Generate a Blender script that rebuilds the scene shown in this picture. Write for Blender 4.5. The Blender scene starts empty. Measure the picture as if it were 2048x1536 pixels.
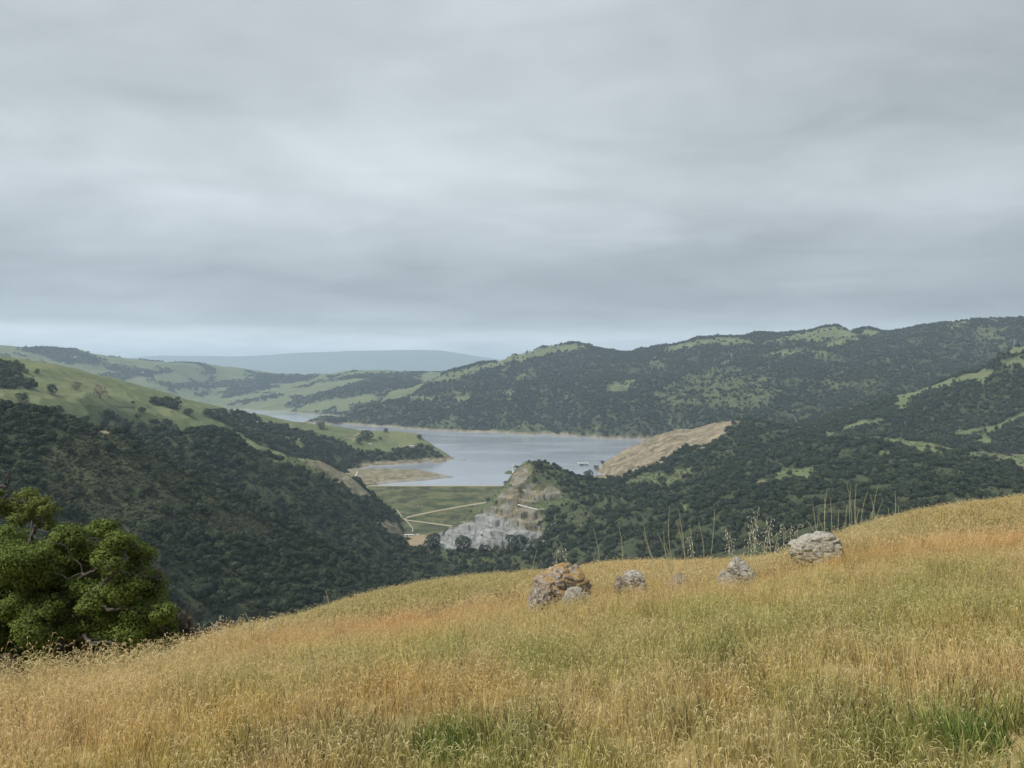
import bpy, bmesh, math, random
import numpy as np
from mathutils import Vector, Matrix, Euler
from mathutils.bvhtree import BVHTree

R = math.radians
random.seed(7)
rng = np.random.default_rng(7)
scene = bpy.context.scene
COL = scene.collection

# ------------------------------------------------------------------ camera
F, CX, HY, HC = 1540.0, 1024.0, 745.0, 320.0     # focal length / centre / horizon row of the 2048 px photo, eye height over the lake
cam_d = bpy.data.cameras.new('camera')
cam = bpy.data.objects.new('camera', cam_d)
COL.objects.link(cam)
cam.location = (0, 0, HC)
cam.rotation_euler = (R(90), 0, 0)
cam_d.sensor_width = 36.0
cam_d.lens = 36.0 * F / 2048.0
cam_d.shift_y = -(768.0 - HY) / 2048.0
cam_d.clip_start = 0.1
cam_d.clip_end = 60000
scene.camera = cam

# ------------------------------------------------------------------ light
SUN_EL, SUN_AZ = 56.0, 238.0                      # azimuth clockwise from +Y (view direction)
world = bpy.data.worlds.new('World')
scene.world = world
world.use_nodes = True
nt = world.node_tree
nt.nodes.clear()
def N(t, kind, **kw):
    n = t.nodes.new(kind)
    for k, v in kw.items():
        if k in ('inputs',):
            for i, val in v.items():
                n.inputs[i].default_value = val
        else:
            setattr(n, k, v)
    return n
def L(t, a, b):
    t.links.new(a, b)
wo = N(nt, 'ShaderNodeOutputWorld')
bg = N(nt, 'ShaderNodeBackground')
L(nt, bg.outputs[0], wo.inputs[0])
sky = N(nt, 'ShaderNodeTexSky', sky_type='NISHITA')
sky.sun_disc = False
sky.sun_elevation = R(SUN_EL)
sky.sun_rotation = R(SUN_AZ)
tc = N(nt, 'ShaderNodeTexCoord')
sep = N(nt, 'ShaderNodeSeparateXYZ')
L(nt, tc.outputs['Generated'], sep.inputs[0])
def M(t, op, a, b=None, c=None, clamp=False):
    n = t.nodes.new('ShaderNodeMath')
    n.operation = op
    n.use_clamp = clamp
    for i, v in enumerate((a, b, c)):
        if v is None: continue
        if isinstance(v, (int, float)): n.inputs[i].default_value = v
        else: t.links.new(v, n.inputs[i])
    return n.outputs[0]
zc = M(nt, 'MAXIMUM', sep.outputs[2], 0.0)
den = M(nt, 'ADD', zc, 0.13)
ux = M(nt, 'DIVIDE', sep.outputs[0], den)
uy = M(nt, 'DIVIDE', sep.outputs[1], den)
cmb = N(nt, 'ShaderNodeCombineXYZ')
L(nt, ux, cmb.inputs[0]); L(nt, uy, cmb.inputs[1])
n1 = N(nt, 'ShaderNodeTexNoise', inputs={'Scale': 0.85, 'Detail': 6.0, 'Roughness': 0.46, 'Distortion': 0.4})
L(nt, cmb.outputs[0], n1.inputs['Vector'])
mp2 = N(nt, 'ShaderNodeMapping', inputs={'Scale': (0.9, 1.25, 1.0), 'Location': (3.7, 1.9, 0.0), 'Rotation': (0, 0, 0.5)})
L(nt, cmb.outputs[0], mp2.inputs[0])
n2 = N(nt, 'ShaderNodeTexNoise', inputs={'Scale': 2.3, 'Detail': 8.0, 'Roughness': 0.55, 'Distortion': 0.6})
L(nt, mp2.outputs[0], n2.inputs['Vector'])
# elevation profile of the stratus deck (linear grey)
ramp = N(nt, 'ShaderNodeValToRGB')
wob = M(nt, 'MULTIPLY', M(nt, 'SUBTRACT', n1.outputs[0], 0.5), 0.05)
zz = M(nt, 'ADD', zc, M(nt, 'MULTIPLY', wob, M(nt, 'MULTIPLY', zc, 8.0, clamp=True)))
L(nt, zz, ramp.inputs[0])
prof = [(0.0, .70), (.030, .84), (.044, .74), (.060, .42), (.092, .315), (.125, .335), (.17, .41), (.225, .50),
        (.29, .47), (.38, .445), (.6, .50), (1.0, .56)]
el = ramp.color_ramp.elements
while len(el) < len(prof): el.new(0.5)
for e, (p, v) in zip(el, prof):
    e.position = p
    e.color = (v, v, v, 1)
nz = M(nt, 'ADD', M(nt, 'MULTIPLY', M(nt, 'SUBTRACT', n1.outputs[0], 0.5), 1.05), M(nt, 'MULTIPLY', M(nt, 'SUBTRACT', n2.outputs[0], 0.5), 0.42))
mp3 = N(nt, 'ShaderNodeMapping', inputs={'Scale': (2.2, 2.2, 34.0), 'Location': (1.3, 0.4, 0.0)}); L(nt, tc.outputs['Generated'], mp3.inputs[0])
n3 = N(nt, 'ShaderNodeTexNoise', inputs={'Scale': 1.0, 'Detail': 6.0, 'Roughness': 0.55, 'Distortion': 0.3}); L(nt, mp3.outputs[0], n3.inputs['Vector'])
low = M(nt, 'EXPONENT', M(nt, 'MULTIPLY', M(nt, 'POWER', M(nt, 'DIVIDE', zc, 0.13), 2.0), -1.0))
nz = M(nt, 'ADD', nz, M(nt, 'MULTIPLY', M(nt, 'MULTIPLY', M(nt, 'SUBTRACT', n3.outputs[0], 0.5), 0.42), low))      # thin layers seen edge-on low in the sky
def sq(v, c_, w_): return M(nt, 'POWER', M(nt, 'DIVIDE', M(nt, 'ABSOLUTE', M(nt, 'SUBTRACT', v, c_)), w_), 2.0)
thin = M(nt, 'EXPONENT', M(nt, 'MULTIPLY', M(nt, 'ADD', sq(sep.outputs[0], -0.10, 0.28), sq(sep.outputs[2], 0.235, 0.085)), -1.0))   # thinner cloud near the middle
mul = M(nt, 'ADD', M(nt, 'ADD', nz, 0.97), M(nt, 'ADD', M(nt, 'MULTIPLY', thin, 0.15), M(nt, 'MULTIPLY', sep.outputs[0], -0.14)))
gcol = N(nt, 'ShaderNodeMix', data_type='RGBA', blend_type='MULTIPLY', inputs={0: 1.0})
L(nt, ramp.outputs[0], gcol.inputs[6])
cm = N(nt, 'ShaderNodeCombineColor')
L(nt, M(nt, 'MULTIPLY', mul, 0.91), cm.inputs[0]); L(nt, M(nt, 'MULTIPLY', mul, 0.985), cm.inputs[1]); L(nt, M(nt, 'MULTIPLY', mul, 1.025), cm.inputs[2])
L(nt, cm.outputs[0], gcol.inputs[7])
skyd = N(nt, 'ShaderNodeMix', data_type='RGBA', blend_type='MULTIPLY', inputs={0: 1.0, 7: (0.08, 0.08, 0.08, 1)})
L(nt, sky.outputs[0], skyd.inputs[6])
mixs = N(nt, 'ShaderNodeMix', data_type='RGBA', inputs={0: 0.94})
L(nt, skyd.outputs[2], mixs.inputs[6]); L(nt, gcol.outputs[2], mixs.inputs[7])
L(nt, mixs.outputs[2], bg.inputs[0])
bg.inputs[1].default_value = 0.54

sun_d = bpy.data.lights.new('sun', 'SUN')
sun_d.energy = 1.5
sun_d.angle = R(14)
sun_d.color = (1.0, 0.95, 0.87)
sun = bpy.data.objects.new('sun', sun_d)
COL.objects.link(sun)
sdir = Vector((math.sin(R(SUN_AZ)) * math.cos(R(SUN_EL)), math.cos(R(SUN_AZ)) * math.cos(R(SUN_EL)), math.sin(R(SUN_EL))))
sun.rotation_euler = sdir.to_track_quat('Z', 'Y').to_euler()
sun.location = (0, 0, HC + 400)

vs = scene.view_settings
vs.view_transform = 'Standard'
vs.look = 'None'
vs.exposure = 1.36
vs.gamma = 1.0
vs.use_curve_mapping = False
cy = scene.cycles
cy.max_bounces = 6
cy.diffuse_bounces = 3
cy.glossy_bounces = 2
cy.transmission_bounces = 3
cy.transparent_max_bounces = 6
cy.volume_bounces = 2
cy.use_denoising = True
cy.denoising_input_passes = 'RGB_ALBEDO_NORMAL'
cy.denoising_prefilter = 'ACCURATE'
cy.use_adaptive_sampling = True

# ------------------------------------------------------------------ helpers
def P(px, py, D):
    return np.array([(px - CX) / F * D, D, HC - (py - HY) / F * D])
def Zc(px, D, z):
    return (px, HY + (HC - z) / D * F, D)

_perm = np.random.default_rng(3).permutation(4096)
def _hash(ix, iy, s):
    return _perm[(_perm[(ix + s * 57) & 4095] + iy) & 4095]
_ang = np.random.default_rng(5).uniform(0, 2 * np.pi, 4096)
def perlin(x, y, s=0):
    ix = np.floor(x).astype(np.int64); iy = np.floor(y).astype(np.int64)
    fx = x - ix; fy = y - iy
    u = fx * fx * fx * (fx * (fx * 6 - 15) + 10); v = fy * fy * fy * (fy * (fy * 6 - 15) + 10)
    def g(dx, dy):
        a = _ang[_hash(ix + dx, iy + dy, s)]
        return np.cos(a) * (fx - dx) + np.sin(a) * (fy - dy)
    a = g(0, 0) * (1 - u) + g(1, 0) * u
    b = g(0, 1) * (1 - u) + g(1, 1) * u
    return (a * (1 - v) + b * v) * 1.5
def fbm(x, y, s=0, o=4, gain=0.5):
    t = 0; a = 1.0
    for k in range(o):
        t = t + a * perlin(x * 2 ** k, y * 2 ** k, s + k * 11)
        a *= gain
    return t
def smooth(a, b, x):
    t = np.clip((x - a) / (b - a), 0, 1)
    return t * t * (3 - 2 * t)

def pchip(xq, x, y):
    x = np.asarray(x, float); y = np.asarray(y, float)
    if len(x) == 2:
        return np.interp(xq, x, y)
    h = np.diff(x); d = np.diff(y) / h
    m = np.zeros_like(y)
    w1 = 2 * h[1:] + h[:-1]; w2 = h[1:] + 2 * h[:-1]
    ok = d[1:] * d[:-1] > 0
    with np.errstate(divide='ignore', invalid='ignore'):
        mm = (w1 + w2) / (w1 / d[:-1] + w2 / d[1:])
    m[1:-1] = np.where(ok, mm, 0)
    m[0] = d[0]; m[-1] = d[-1]
    xq = np.clip(xq, x[0], x[-1])
    i = np.clip(np.searchsorted(x, xq) - 1, 0, len(x) - 2)
    t = (xq - x[i]) / h[i]
    t2 = t * t; t3 = t2 * t
    return (2 * t3 - 3 * t2 + 1) * y[i] + (t3 - 2 * t2 + t) * h[i] * m[i] + (-2 * t3 + 3 * t2) * y[i + 1] + (t3 - t2) * h[i] * m[i + 1]

def inpoly(px, py, poly):
    poly = np.asarray(poly, float)
    x, y = poly[:, 0], poly[:, 1]
    x2, y2 = np.roll(x, -1), np.roll(y, -1)
    inside = np.zeros(np.shape(px), bool)
    for a, b, c, d in zip(x, y, x2, y2):
        if b == d: continue
        cond = ((b > py) != (d > py)) & (px < (c - a) * (py - b) / (d - b) + a)
        inside ^= cond
    return inside
def pip(px, py, polys):
    r = np.zeros(np.shape(px), bool)
    for p in polys: r |= inpoly(px, py, p)
    return r

def mesh_from(name, v, f, mat=None, smooth_=True, attrs=None, mats=None, midx=None):
    me = bpy.data.meshes.new(name)
    v = np.asarray(v, np.float32); f = np.asarray(f, np.int32)
    me.vertices.add(len(v)); me.vertices.foreach_set('co', v.ravel())
    k = f.shape[1]
    me.loops.add(f.size); me.loops.foreach_set('vertex_index', f.ravel())
    me.polygons.add(len(f))
    me.polygons.foreach_set('loop_start', np.arange(0, f.size, k, dtype=np.int32))
    if midx is not None: me.polygons.foreach_set('material_index', np.asarray(midx, np.int32))
    me.polygons.foreach_set('use_smooth', np.full(len(f), smooth_, bool))
    me.update(calc_edges=True)
    for a, (typ, arr) in (attrs or {}).items():
        at = me.attributes.new(a, typ, 'POINT')
        key = {'FLOAT': 'value', 'FLOAT_COLOR': 'color', 'FLOAT_VECTOR': 'vector', 'INT': 'value'}[typ]
        at.data.foreach_set(key, np.asarray(arr, np.int32 if typ == 'INT' else np.float32).ravel())
    for m in (mats or ([mat] if mat else [])): me.materials.append(m)
    return me
def link(name, me, parent=None, loc=None):
    o = bpy.data.objects.new(name, me)
    COL.objects.link(o)
    if parent: o.parent = parent
    if loc is not None: o.location = loc
    return o
def tag(o, label, cat, group=None):
    o['label'] = label; o['category'] = cat
    if group: o['group'] = group
    return o
def thing(name, label, cat, loc, rz=0, group=None):
    o = link(name, None, loc=loc)
    o.rotation_euler = (0, 0, rz)
    return tag(o, label, cat, group)

class MB:
    """collects boxes, tubes, sheets into one mesh"""
    def __init__(s): s.v = []; s.f = []; s.a = []
    def add(s, v, f):
        b = len(s.v); s.v += [tuple(x) for x in v]; s.f += [tuple(i + b for i in q) for q in f]
    def box(s, c, d, rz=0):
        cx, cy_, cz = c; x, y, z = d[0] / 2, d[1] / 2, d[2] / 2
        co, si = math.cos(rz), math.sin(rz)
        vs_ = []
        for dz in (-z, z):
            for dx, dy in ((-x, -y), (x, -y), (x, y), (-x, y)):
                vs_.append((cx + dx * co - dy * si, cy_ + dx * si + dy * co, cz + dz))
        s.add(vs_, [(3, 2, 1, 0), (4, 5, 6, 7), (0, 1, 5, 4), (1, 2, 6, 5), (2, 3, 7, 6), (3, 0, 4, 7)])
    def tube(s, pts, rad, n=6, cap=True):
        pts = [Vector(p) for p in pts]
        if not hasattr(rad, '__len__'): rad = [rad] * len(pts)
        b = len(s.v)
        prev = None
        for i, p in enumerate(pts):
            t = (pts[min(i + 1, len(pts) - 1)] - pts[max(i - 1, 0)])
            t = t.normalized() if t.length > 1e-9 else Vector((0, 0, 1))
            if prev is None:
                u = t.cross(Vector((0.3, 0.9, 0.2)))
                if u.length < 1e-3: u = t.cross(Vector((1, 0, 0)))
            else:
                u = prev - t * prev.dot(t)
            u.normalize(); prev = u
            w = t.cross(u)
            for k in range(n):
                a = 2 * math.pi * k / n
                q = p + (u * math.cos(a) + w * math.sin(a)) * rad[i]
                s.v.append((q.x, q.y, q.z))
        for i in range(len(pts) - 1):
            for k in range(n):
                a = b + i * n + k; c = b + i * n + (k + 1) % n
                s.f.append((a, c, c + n, a + n))
        if cap:
            s.f.append(tuple(b + k for k in range(n))[::-1])
            s.f.append(tuple(b + (len(pts) - 1) * n + k for k in range(n)))
    def mesh(s, name, mat, smooth_=False):
        me = bpy.data.meshes.new(name)
        me.from_pydata(s.v, [], s.f)
        me.update()
        for p in me.polygons: p.use_smooth = smooth_
        me.materials.append(mat)
        return me
    def build(s, name, mat, parent=None, smooth_=False, loc=None):
        return link(name, s.mesh(name, mat, smooth_), parent, loc)

# ------------------------------------------------------------------ materials
def newmat(name):
    m = bpy.data.materials.new(name); m.use_nodes = True
    t = m.node_tree
    b = t.nodes['Principled BSDF']
    b.inputs['Specular IOR Level'].default_value = 0.25
    b.inputs['Roughness'].default_value = 0.9
    return m, t, b
def noise(t, scale, detail=4, rough=0.55, vec=None, dist=0.0):
    n = N(t, 'ShaderNodeTexNoise', inputs={'Scale': scale, 'Detail': detail, 'Roughness': rough, 'Distortion': dist})
    if vec is not None: L(t, vec, n.inputs['Vector'])
    return n.outputs[0]
def mixc(t, f, a, b, mode='MIX'):
    n = N(t, 'ShaderNodeMix', data_type='RGBA', blend_type=mode)
    for i, v in ((0, f), (6, a), (7, b)):
        if isinstance(v, (int, float)): n.inputs[i].default_value = v
        elif isinstance(v, tuple): n.inputs[i].default_value = (*v, 1) if len(v) == 3 else v
        else: L(t, v, n.inputs[i])
    return n.outputs[2]
def remap(t, v, a, b, c=0.0, d=1.0):
    n = N(t, 'ShaderNodeMapRange', inputs={1: a, 2: b, 3: c, 4: d})
    L(t, v, n.inputs[0])
    return n.outputs[0]
def bump(t, b, h, strength=0.5, dist=1.0):
    n = N(t, 'ShaderNodeBump', inputs={'Strength': strength, 'Distance': dist})
    L(t, h, n.inputs['Height']); L(t, n.outputs[0], b.inputs['Normal'])

def plain(name, col, rough=0.8, var=0.15, scale=1.0):
    m, t, b = newmat(name)
    geo = N(t, 'ShaderNodeTexCoord')
    n = noise(t, scale, 4, 0.6, geo.outputs['Object'])
    L(t, mixc(t, n, tuple(c * (1 - var) for c in col), tuple(min(1, c * (1 + var)) for c in col)), b.inputs['Base Color'])
    b.inputs['Roughness'].default_value = rough
    return m

# terrain: cover attribute R = woodland floor, G = bare earth, B = grey rock
mt, t, b = newmat('hill_ground')
geo = N(t, 'ShaderNodeNewGeometry'); pos = geo.outputs['Position']
at = N(t, 'ShaderNodeAttribute', attribute_name='cover')
sepc = N(t, 'ShaderNodeSeparateColor'); L(t, at.outputs['Color'], sepc.inputs[0])
big = noise(t, 0.006, 5, 0.6, pos); mid = noise(t, 0.035, 5, 0.65, pos); fine = noise(t, 0.25, 4, 0.7, pos)
grass = mixc(t, remap(t, big, 0.35, 0.65), (0.082, 0.114, 0.046), (0.138, 0.154, 0.070))
grass = mixc(t, remap(t, mid, 0.45, 0.75, 0, 0.5), grass, (0.205, 0.185, 0.10))
grass = mixc(t, remap(t, fine, 0.45, 0.8, 0, 0.5), grass, (0.10, 0.135, 0.05))
floor_ = mixc(t, remap(t, mid, 0.35, 0.75), (0.026, 0.036, 0.018), (0.070, 0.076, 0.036))
floor_ = mixc(t, remap(t, fine, 0.45, 0.7, 0, 0.7), floor_, (0.030, 0.038, 0.022))
mpe = N(t, 'ShaderNodeCombineXYZ')
for k_, (dv_, sc_) in enumerate((((0.93, 0.16, 0.34), 0.011), ((-0.34, 0.0, 0.94), 0.10), ((-0.15, 0.98, -0.06), 0.06))):
    dp_ = N(t, 'ShaderNodeVectorMath', operation='DOT_PRODUCT'); L(t, pos, dp_.inputs[0]); dp_.inputs[1].default_value = tuple(x * sc_ for x in dv_); L(t, dp_.outputs['Value'], mpe.inputs[k_])
st_ = noise(t, 1.0, 5, 0.62, mpe.outputs[0], 0.35)
earth = mixc(t, remap(t, st_, 0.36, 0.62), (0.095, 0.075, 0.048), (0.325, 0.272, 0.188))
earth = mixc(t, remap(t, fine, 0.45, 0.75, 0, 0.6), earth, (0.165, 0.14, 0.095))
earth = mixc(t, remap(t, mid, 0.50, 0.66, 0, 0.7), earth, (0.13, 0.135, 0.065))
mpv = N(t, 'ShaderNodeMapping', inputs={'Scale': (0.11, 0.11, 0.03)})
L(t, pos, mpv.inputs[0])
rk = noise(t, 1.0, 6, 0.7, mpv.outputs[0], 0.6)
vo = N(t, 'ShaderNodeTexVoronoi', inputs={'Scale': 1.0}); mpo = N(t, 'ShaderNodeMapping', inputs={'Scale': (0.055, 0.03, 0.11), 'Rotation': (0, 0.25, 0)}); L(t, pos, mpo.inputs[0]); L(t, mpo.outputs[0], vo.inputs['Vector'])
vsep = N(t, 'ShaderNodeSeparateColor'); L(t, vo.outputs['Color'], vsep.inputs[0])
rock = mixc(t, M(t, 'ADD', M(t, 'MULTIPLY', remap(t, rk, 0.32, 0.62), 0.6), M(t, 'MULTIPLY', vsep.outputs[0], 0.4)), (0.085, 0.09, 0.09), (0.35, 0.355, 0.345))
rock = mixc(t, remap(t, mid, 0.5, 0.7, 0, 0.7), rock, (0.27, 0.235, 0.19))
c = mixc(t, sepc.outputs[0], grass, floor_)
c = mixc(t, sepc.outputs[1], c, earth)
c = mixc(t, sepc.outputs[2], c, rock)
L(t, c, b.inputs['Base Color'])
bump(t, b, fine, 0.5, 1.5)
MAT_HILL = mt

mt, t, b = newmat('rib_earth')           # the bare excavated hillside: ribs running down the slope
geo = N(t, 'ShaderNodeNewGeometry'); pos = geo.outputs['Position']
MAT_EARTH = mt
n_ = noise(t, 0.05, 6, 0.7, pos)
L(t, mixc(t, remap(t, n_, 0.3, 0.7), (0.24, 0.18, 0.11), (0.42, 0.34, 0.235)), b.inputs['Base Color'])

def leafmat(name, c1, c2, trans=0.25, hv=0.35):
    m, t, b = newmat(name)
    oi = N(t, 'ShaderNodeObjectInfo')
    geo = N(t, 'ShaderNodeNewGeometry')
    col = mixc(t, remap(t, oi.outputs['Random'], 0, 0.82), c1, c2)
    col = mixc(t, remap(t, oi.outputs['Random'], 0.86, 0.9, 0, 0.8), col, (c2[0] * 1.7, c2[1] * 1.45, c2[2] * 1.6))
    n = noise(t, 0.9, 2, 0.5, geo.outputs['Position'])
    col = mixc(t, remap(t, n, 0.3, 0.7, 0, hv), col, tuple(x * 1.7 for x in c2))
    L(t, col, b.inputs['Base Color'])
    b.inputs['Roughness'].default_value = 0.75
    tr = N(t, 'ShaderNodeBsdfTranslucent'); L(t, col, tr.inputs[0])
    mx = N(t, 'ShaderNodeMixShader', inputs={0: trans})
    out = t.nodes['Material Output']
    L(t, b.outputs[0], mx.inputs[1]); L(t, tr.outputs[0], mx.inputs[2]); L(t, mx.outputs[0], out.inputs[0])
    return m
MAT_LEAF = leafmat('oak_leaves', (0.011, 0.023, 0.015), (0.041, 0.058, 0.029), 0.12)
MAT_BRUSH = leafmat('brush_leaves', (0.045, 0.058, 0.030), (0.095, 0.100, 0.055), 0.2)
MAT_OAKL = leafmat('young_oak_leaves', (0.098, 0.136, 0.027), (0.112, 0.149, 0.030), 0.3, 0.55)
MAT_OAKY = leafmat('yellow_green_leaves', (0.115, 0.14, 0.03), (0.125, 0.148, 0.034), 0.35, 0.4)
MAT_BROWN = leafmat('dry_twig_leaves', (0.13, 0.105, 0.085), (0.15, 0.12, 0.095), 0.15, 0.3)
MAT_BARK = plain('bark', (0.080, 0.072, 0.062), 0.95, 0.35, 3.0)
MAT_FBARK = plain('far_bark', (0.10, 0.085, 0.07), 0.95, 0.3, 1.0)
MAT_CONC = plain('concrete', (0.42, 0.41, 0.38), 0.85, 0.12, 0.2)
MAT_ROAD = plain('gravel_road', (0.32, 0.28, 0.20), 0.95, 0.18, 0.15)
MAT_WHITE = plain('white_paint', (0.62, 0.62, 0.60), 0.6, 0.04, 0.5)
MAT_GREYROOF = plain('grey_roof', (0.30, 0.30, 0.30), 0.7, 0.1, 0.5)
MAT_DARK = plain('dark_opening', (0.03, 0.03, 0.035), 0.5, 0.1, 1.0)
MAT_STEEL = plain('galvanised_steel', (0.36, 0.37, 0.38), 0.5, 0.1, 1.0)

# ------------------------------------------------------------------ terrain layers
LAYERS = {}
GULLY = {}
def layer(name, curves, u0, u1, nu, nv, mat=None, noises=(), back=((250, -60), (700, -200)), cover=None, post=None, power=1.0, obj=True):
    us = np.linspace(u0, u1, nu)
    pys, Ds = [], []
    for cu in curves:
        cu = np.array(cu, float)
        pys.append(pchip(us, cu[:, 0], cu[:, 1])); Ds.append(pchip(us, cu[:, 0], cu[:, 2]))
    pys = np.array(pys); Ds = np.array(Ds)
    zs = HC - (pys - HY) / F * Ds
    for dD, dz in back:
        Ds = np.vstack([Ds, Ds[len(curves) - 1] + dD]); zs = np.vstack([zs, zs[len(curves) - 1] + dz])
    for k in range(1, len(Ds)): Ds[k] = np.maximum(Ds[k], Ds[k - 1] + 4.0)
    # parameter: nearer part gets more rows
    K = len(curves)
    kk = np.concatenate([np.linspace(0, K - 1, nv), K - 1 + np.linspace(0, len(back), max(8, nv // 6))[1:]])
    G = np.zeros((len(kk), nu, 3))
    ks = np.arange(len(Ds))
    for j in range(nu):
        D = np.interp(kk, ks, Ds[:, j])
        z = pchip(D, Ds[:, j], zs[:, j])
        G[:, j, 0] = (us[j] - CX) / F * D; G[:, j, 1] = D; G[:, j, 2] = z
    X, Y = G[..., 0], G[..., 1]
    for wl, amp, kind, s in noises:
        if kind == 'ridge':
            n = 1 - 2 * np.abs(fbm(X / wl, Y / wl, s, 3, 0.45))
            n = n - 0.45
        else:
            n = fbm(X / wl, Y / wl, s, 4)
        w = (smooth(0, 1.0, kk) * (1 - 0.6 * smooth(K - 1.7, K - 1.05, kk)))[:, None] * np.ones_like(X)
        G[..., 2] += amp * n * w
        GULLY[name] = n
    if post: post(G, us, kk)
    G[..., 2] = np.maximum(G[..., 2], -126.0)
    PX = CX + G[..., 0] / G[..., 1] * F
    PY = HY + (HC - G[..., 2]) / G[..., 1] * F
    LAYERS[name] = dict(G=G, PX=PX, PY=PY, kk=kk, K=K)
    cv = np.zeros((*X.shape, 4)); cv[..., 3] = 1
    if cover:
        jx = 9 * fbm(X / 45, Y / 45, 91, 3); jy = 4 * fbm(X / 45, Y / 45, 93, 3)
        cover(cv, PX + jx, PY + jy, G)
    LAYERS[name]['cv'] = cv
    nr, nc = X.shape
    idx = np.arange(nr * nc).reshape(nr, nc)
    f = np.stack([idx[:-1, :-1], idx[:-1, 1:], idx[1:, 1:], idx[1:, :-1]], -1).reshape(-1, 4)
    LAYERS[name]['f'] = f
    if obj:
        me = mesh_from(name, G.reshape(-1, 3), f, mat or MAT_HILL, True, {'cover': ('FLOAT_COLOR', cv.reshape(-1, 4))})
        o = link(name, me); o['kind'] = 'structure'
        return o

# distant mountain across the haze
layer('mountain', [
    [(-1200, 800, 28000), (3000, 800, 28000)],
    [(-1200, 752, 30600), (300, 735, 30600), (1000, 740, 30600), (3000, 752, 30600)],
    [(-1200, 742, 33100), (0, 728, 33100), (250, 716, 33100), (330, 711, 33100), (420, 712, 33100), (500, 712, 33100), (560, 708, 33100), (640, 704, 33100),
     (700, 702, 33100), (760, 701, 33100), (830, 700, 33100), (880, 701, 33100), (920, 706, 33100), (960, 713, 33100), (1000, 719, 33100), (1100, 728, 33100),
     (1400, 738, 33100), (3000, 742, 33100)]],
    -350, 2250, 260, 30, noises=[(1900, 36, 'ridge', 1)], back=((1500, -600), (3000, -1200)),
    cover=lambda cv, px, py, G: cv.__setitem__((Ellipsis, 0), 0.6))

def band(px, py, crest, a, b):
    """True between a and b px below a crest polyline"""
    c_ = np.array(crest, float)
    d = py - np.interp(px, c_[:, 0], c_[:, 1])
    return (d > a) & (d < b)

# far rolling hills at the head of the lake
FH_crest = [(-900, 640), (-300, 668), (0, 690), (60, 693), (110, 697), (160, 701), (200, 710), (250, 717), (300, 722), (400, 728), (450, 733), (500, 740), (560, 748), (610, 750), (650, 750),
            (680, 745), (700, 742), (740, 740), (800, 742), (850, 743), (900, 746), (1100, 740)]
def fh_D(x): return float(np.interp(x, [-900, 0, 300, 560, 740, 1100], [6200, 6800, 7800, 9200, 8600, 8000]))
FH_c = [
    [Zc(-900, 4300, -20), Zc(0, 5200, -20), Zc(300, 6000, -20), Zc(460, 6600, -8), Zc(500, 6560, -6), Zc(560, 6250, -6), Zc(640, 5800, -6), Zc(700, 5500, -6), Zc(760, 5300, -10), Zc(1100, 5000, -20)],
    [Zc(-900, 4600, 80), Zc(0, 5500, 50), Zc(300, 6300, 30), Zc(460, 6750, 8), Zc(560, 6400, 8), Zc(640, 5950, 8), Zc(700, 5650, 8), Zc(760, 5500, 10), Zc(1100, 5300, 30)],
    [(-900, 760, 5200), (0, 775, 5900), (300, 790, 6600), (460, 803, 7050), (560, 801, 6800), (640, 796, 6400), (720, 789, 6150), (800, 780, 6000), (1100, 770, 5900)],
    [(-900, 700, 5700), (0, 738, 6300), (300, 757, 7100), (460, 772, 7900), (560, 778, 7900), (640, 772, 7500), (720, 765, 7200), (800, 762, 7000), (1100, 755, 7000)],
    [(x, y, fh_D(x)) for x, y in FH_crest]]
FH_wood = [[(290, 760), (370, 770), (480, 760), (560, 750), (640, 752), (600, 764), (520, 770), (400, 778), (340, 778)],
    [(430, 792), (460, 776), (520, 768), (560, 772), (510, 785), (450, 796)], [(460, 806), (520, 795), (560, 789), (545, 797), (490, 807)],
    [(565, 812), (600, 801), (640, 786), (700, 770), (760, 755), (800, 758), (850, 765), (820, 775), (760, 785), (700, 795), (620, 806)],
    [(30, 700), (90, 692), (135, 690), (165, 704), (200, 718), (190, 730), (120, 728), (90, 712)], [(195, 724), (260, 735), (320, 745), (300, 756), (220, 742)],
    [(380, 792), (420, 781), (412, 793)], [(300, 735), (350, 740), (330, 748)], [(560, 825), (700, 826), (700, 834), (560, 831)], [(480, 752), (540, 748), (530, 757)],
    [(660, 755), (740, 748), (850, 745), (840, 752), (740, 758)], [(700, 812), (760, 800), (765, 812), (705, 825)]]
def fh_cover(cv, px, py, G):
    n = fbm(G[..., 0] / 420, G[..., 1] / 420, 44, 4)
    cv[..., 0] = np.where(pip(px, py, FH_wood), 0.85, np.where(n > 0.42, 0.7, 0.05))
    cv[..., 1] = np.where(G[..., 2] < 5, 0.7, 0)
layer('far_hills', FH_c, -900, 1100, 420, 120, noises=[(700, 34, 'ridge', 21), (260, 8, 'fbm', 5)], back=((500, -120), (1500, -300)), cover=fh_cover)

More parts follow.
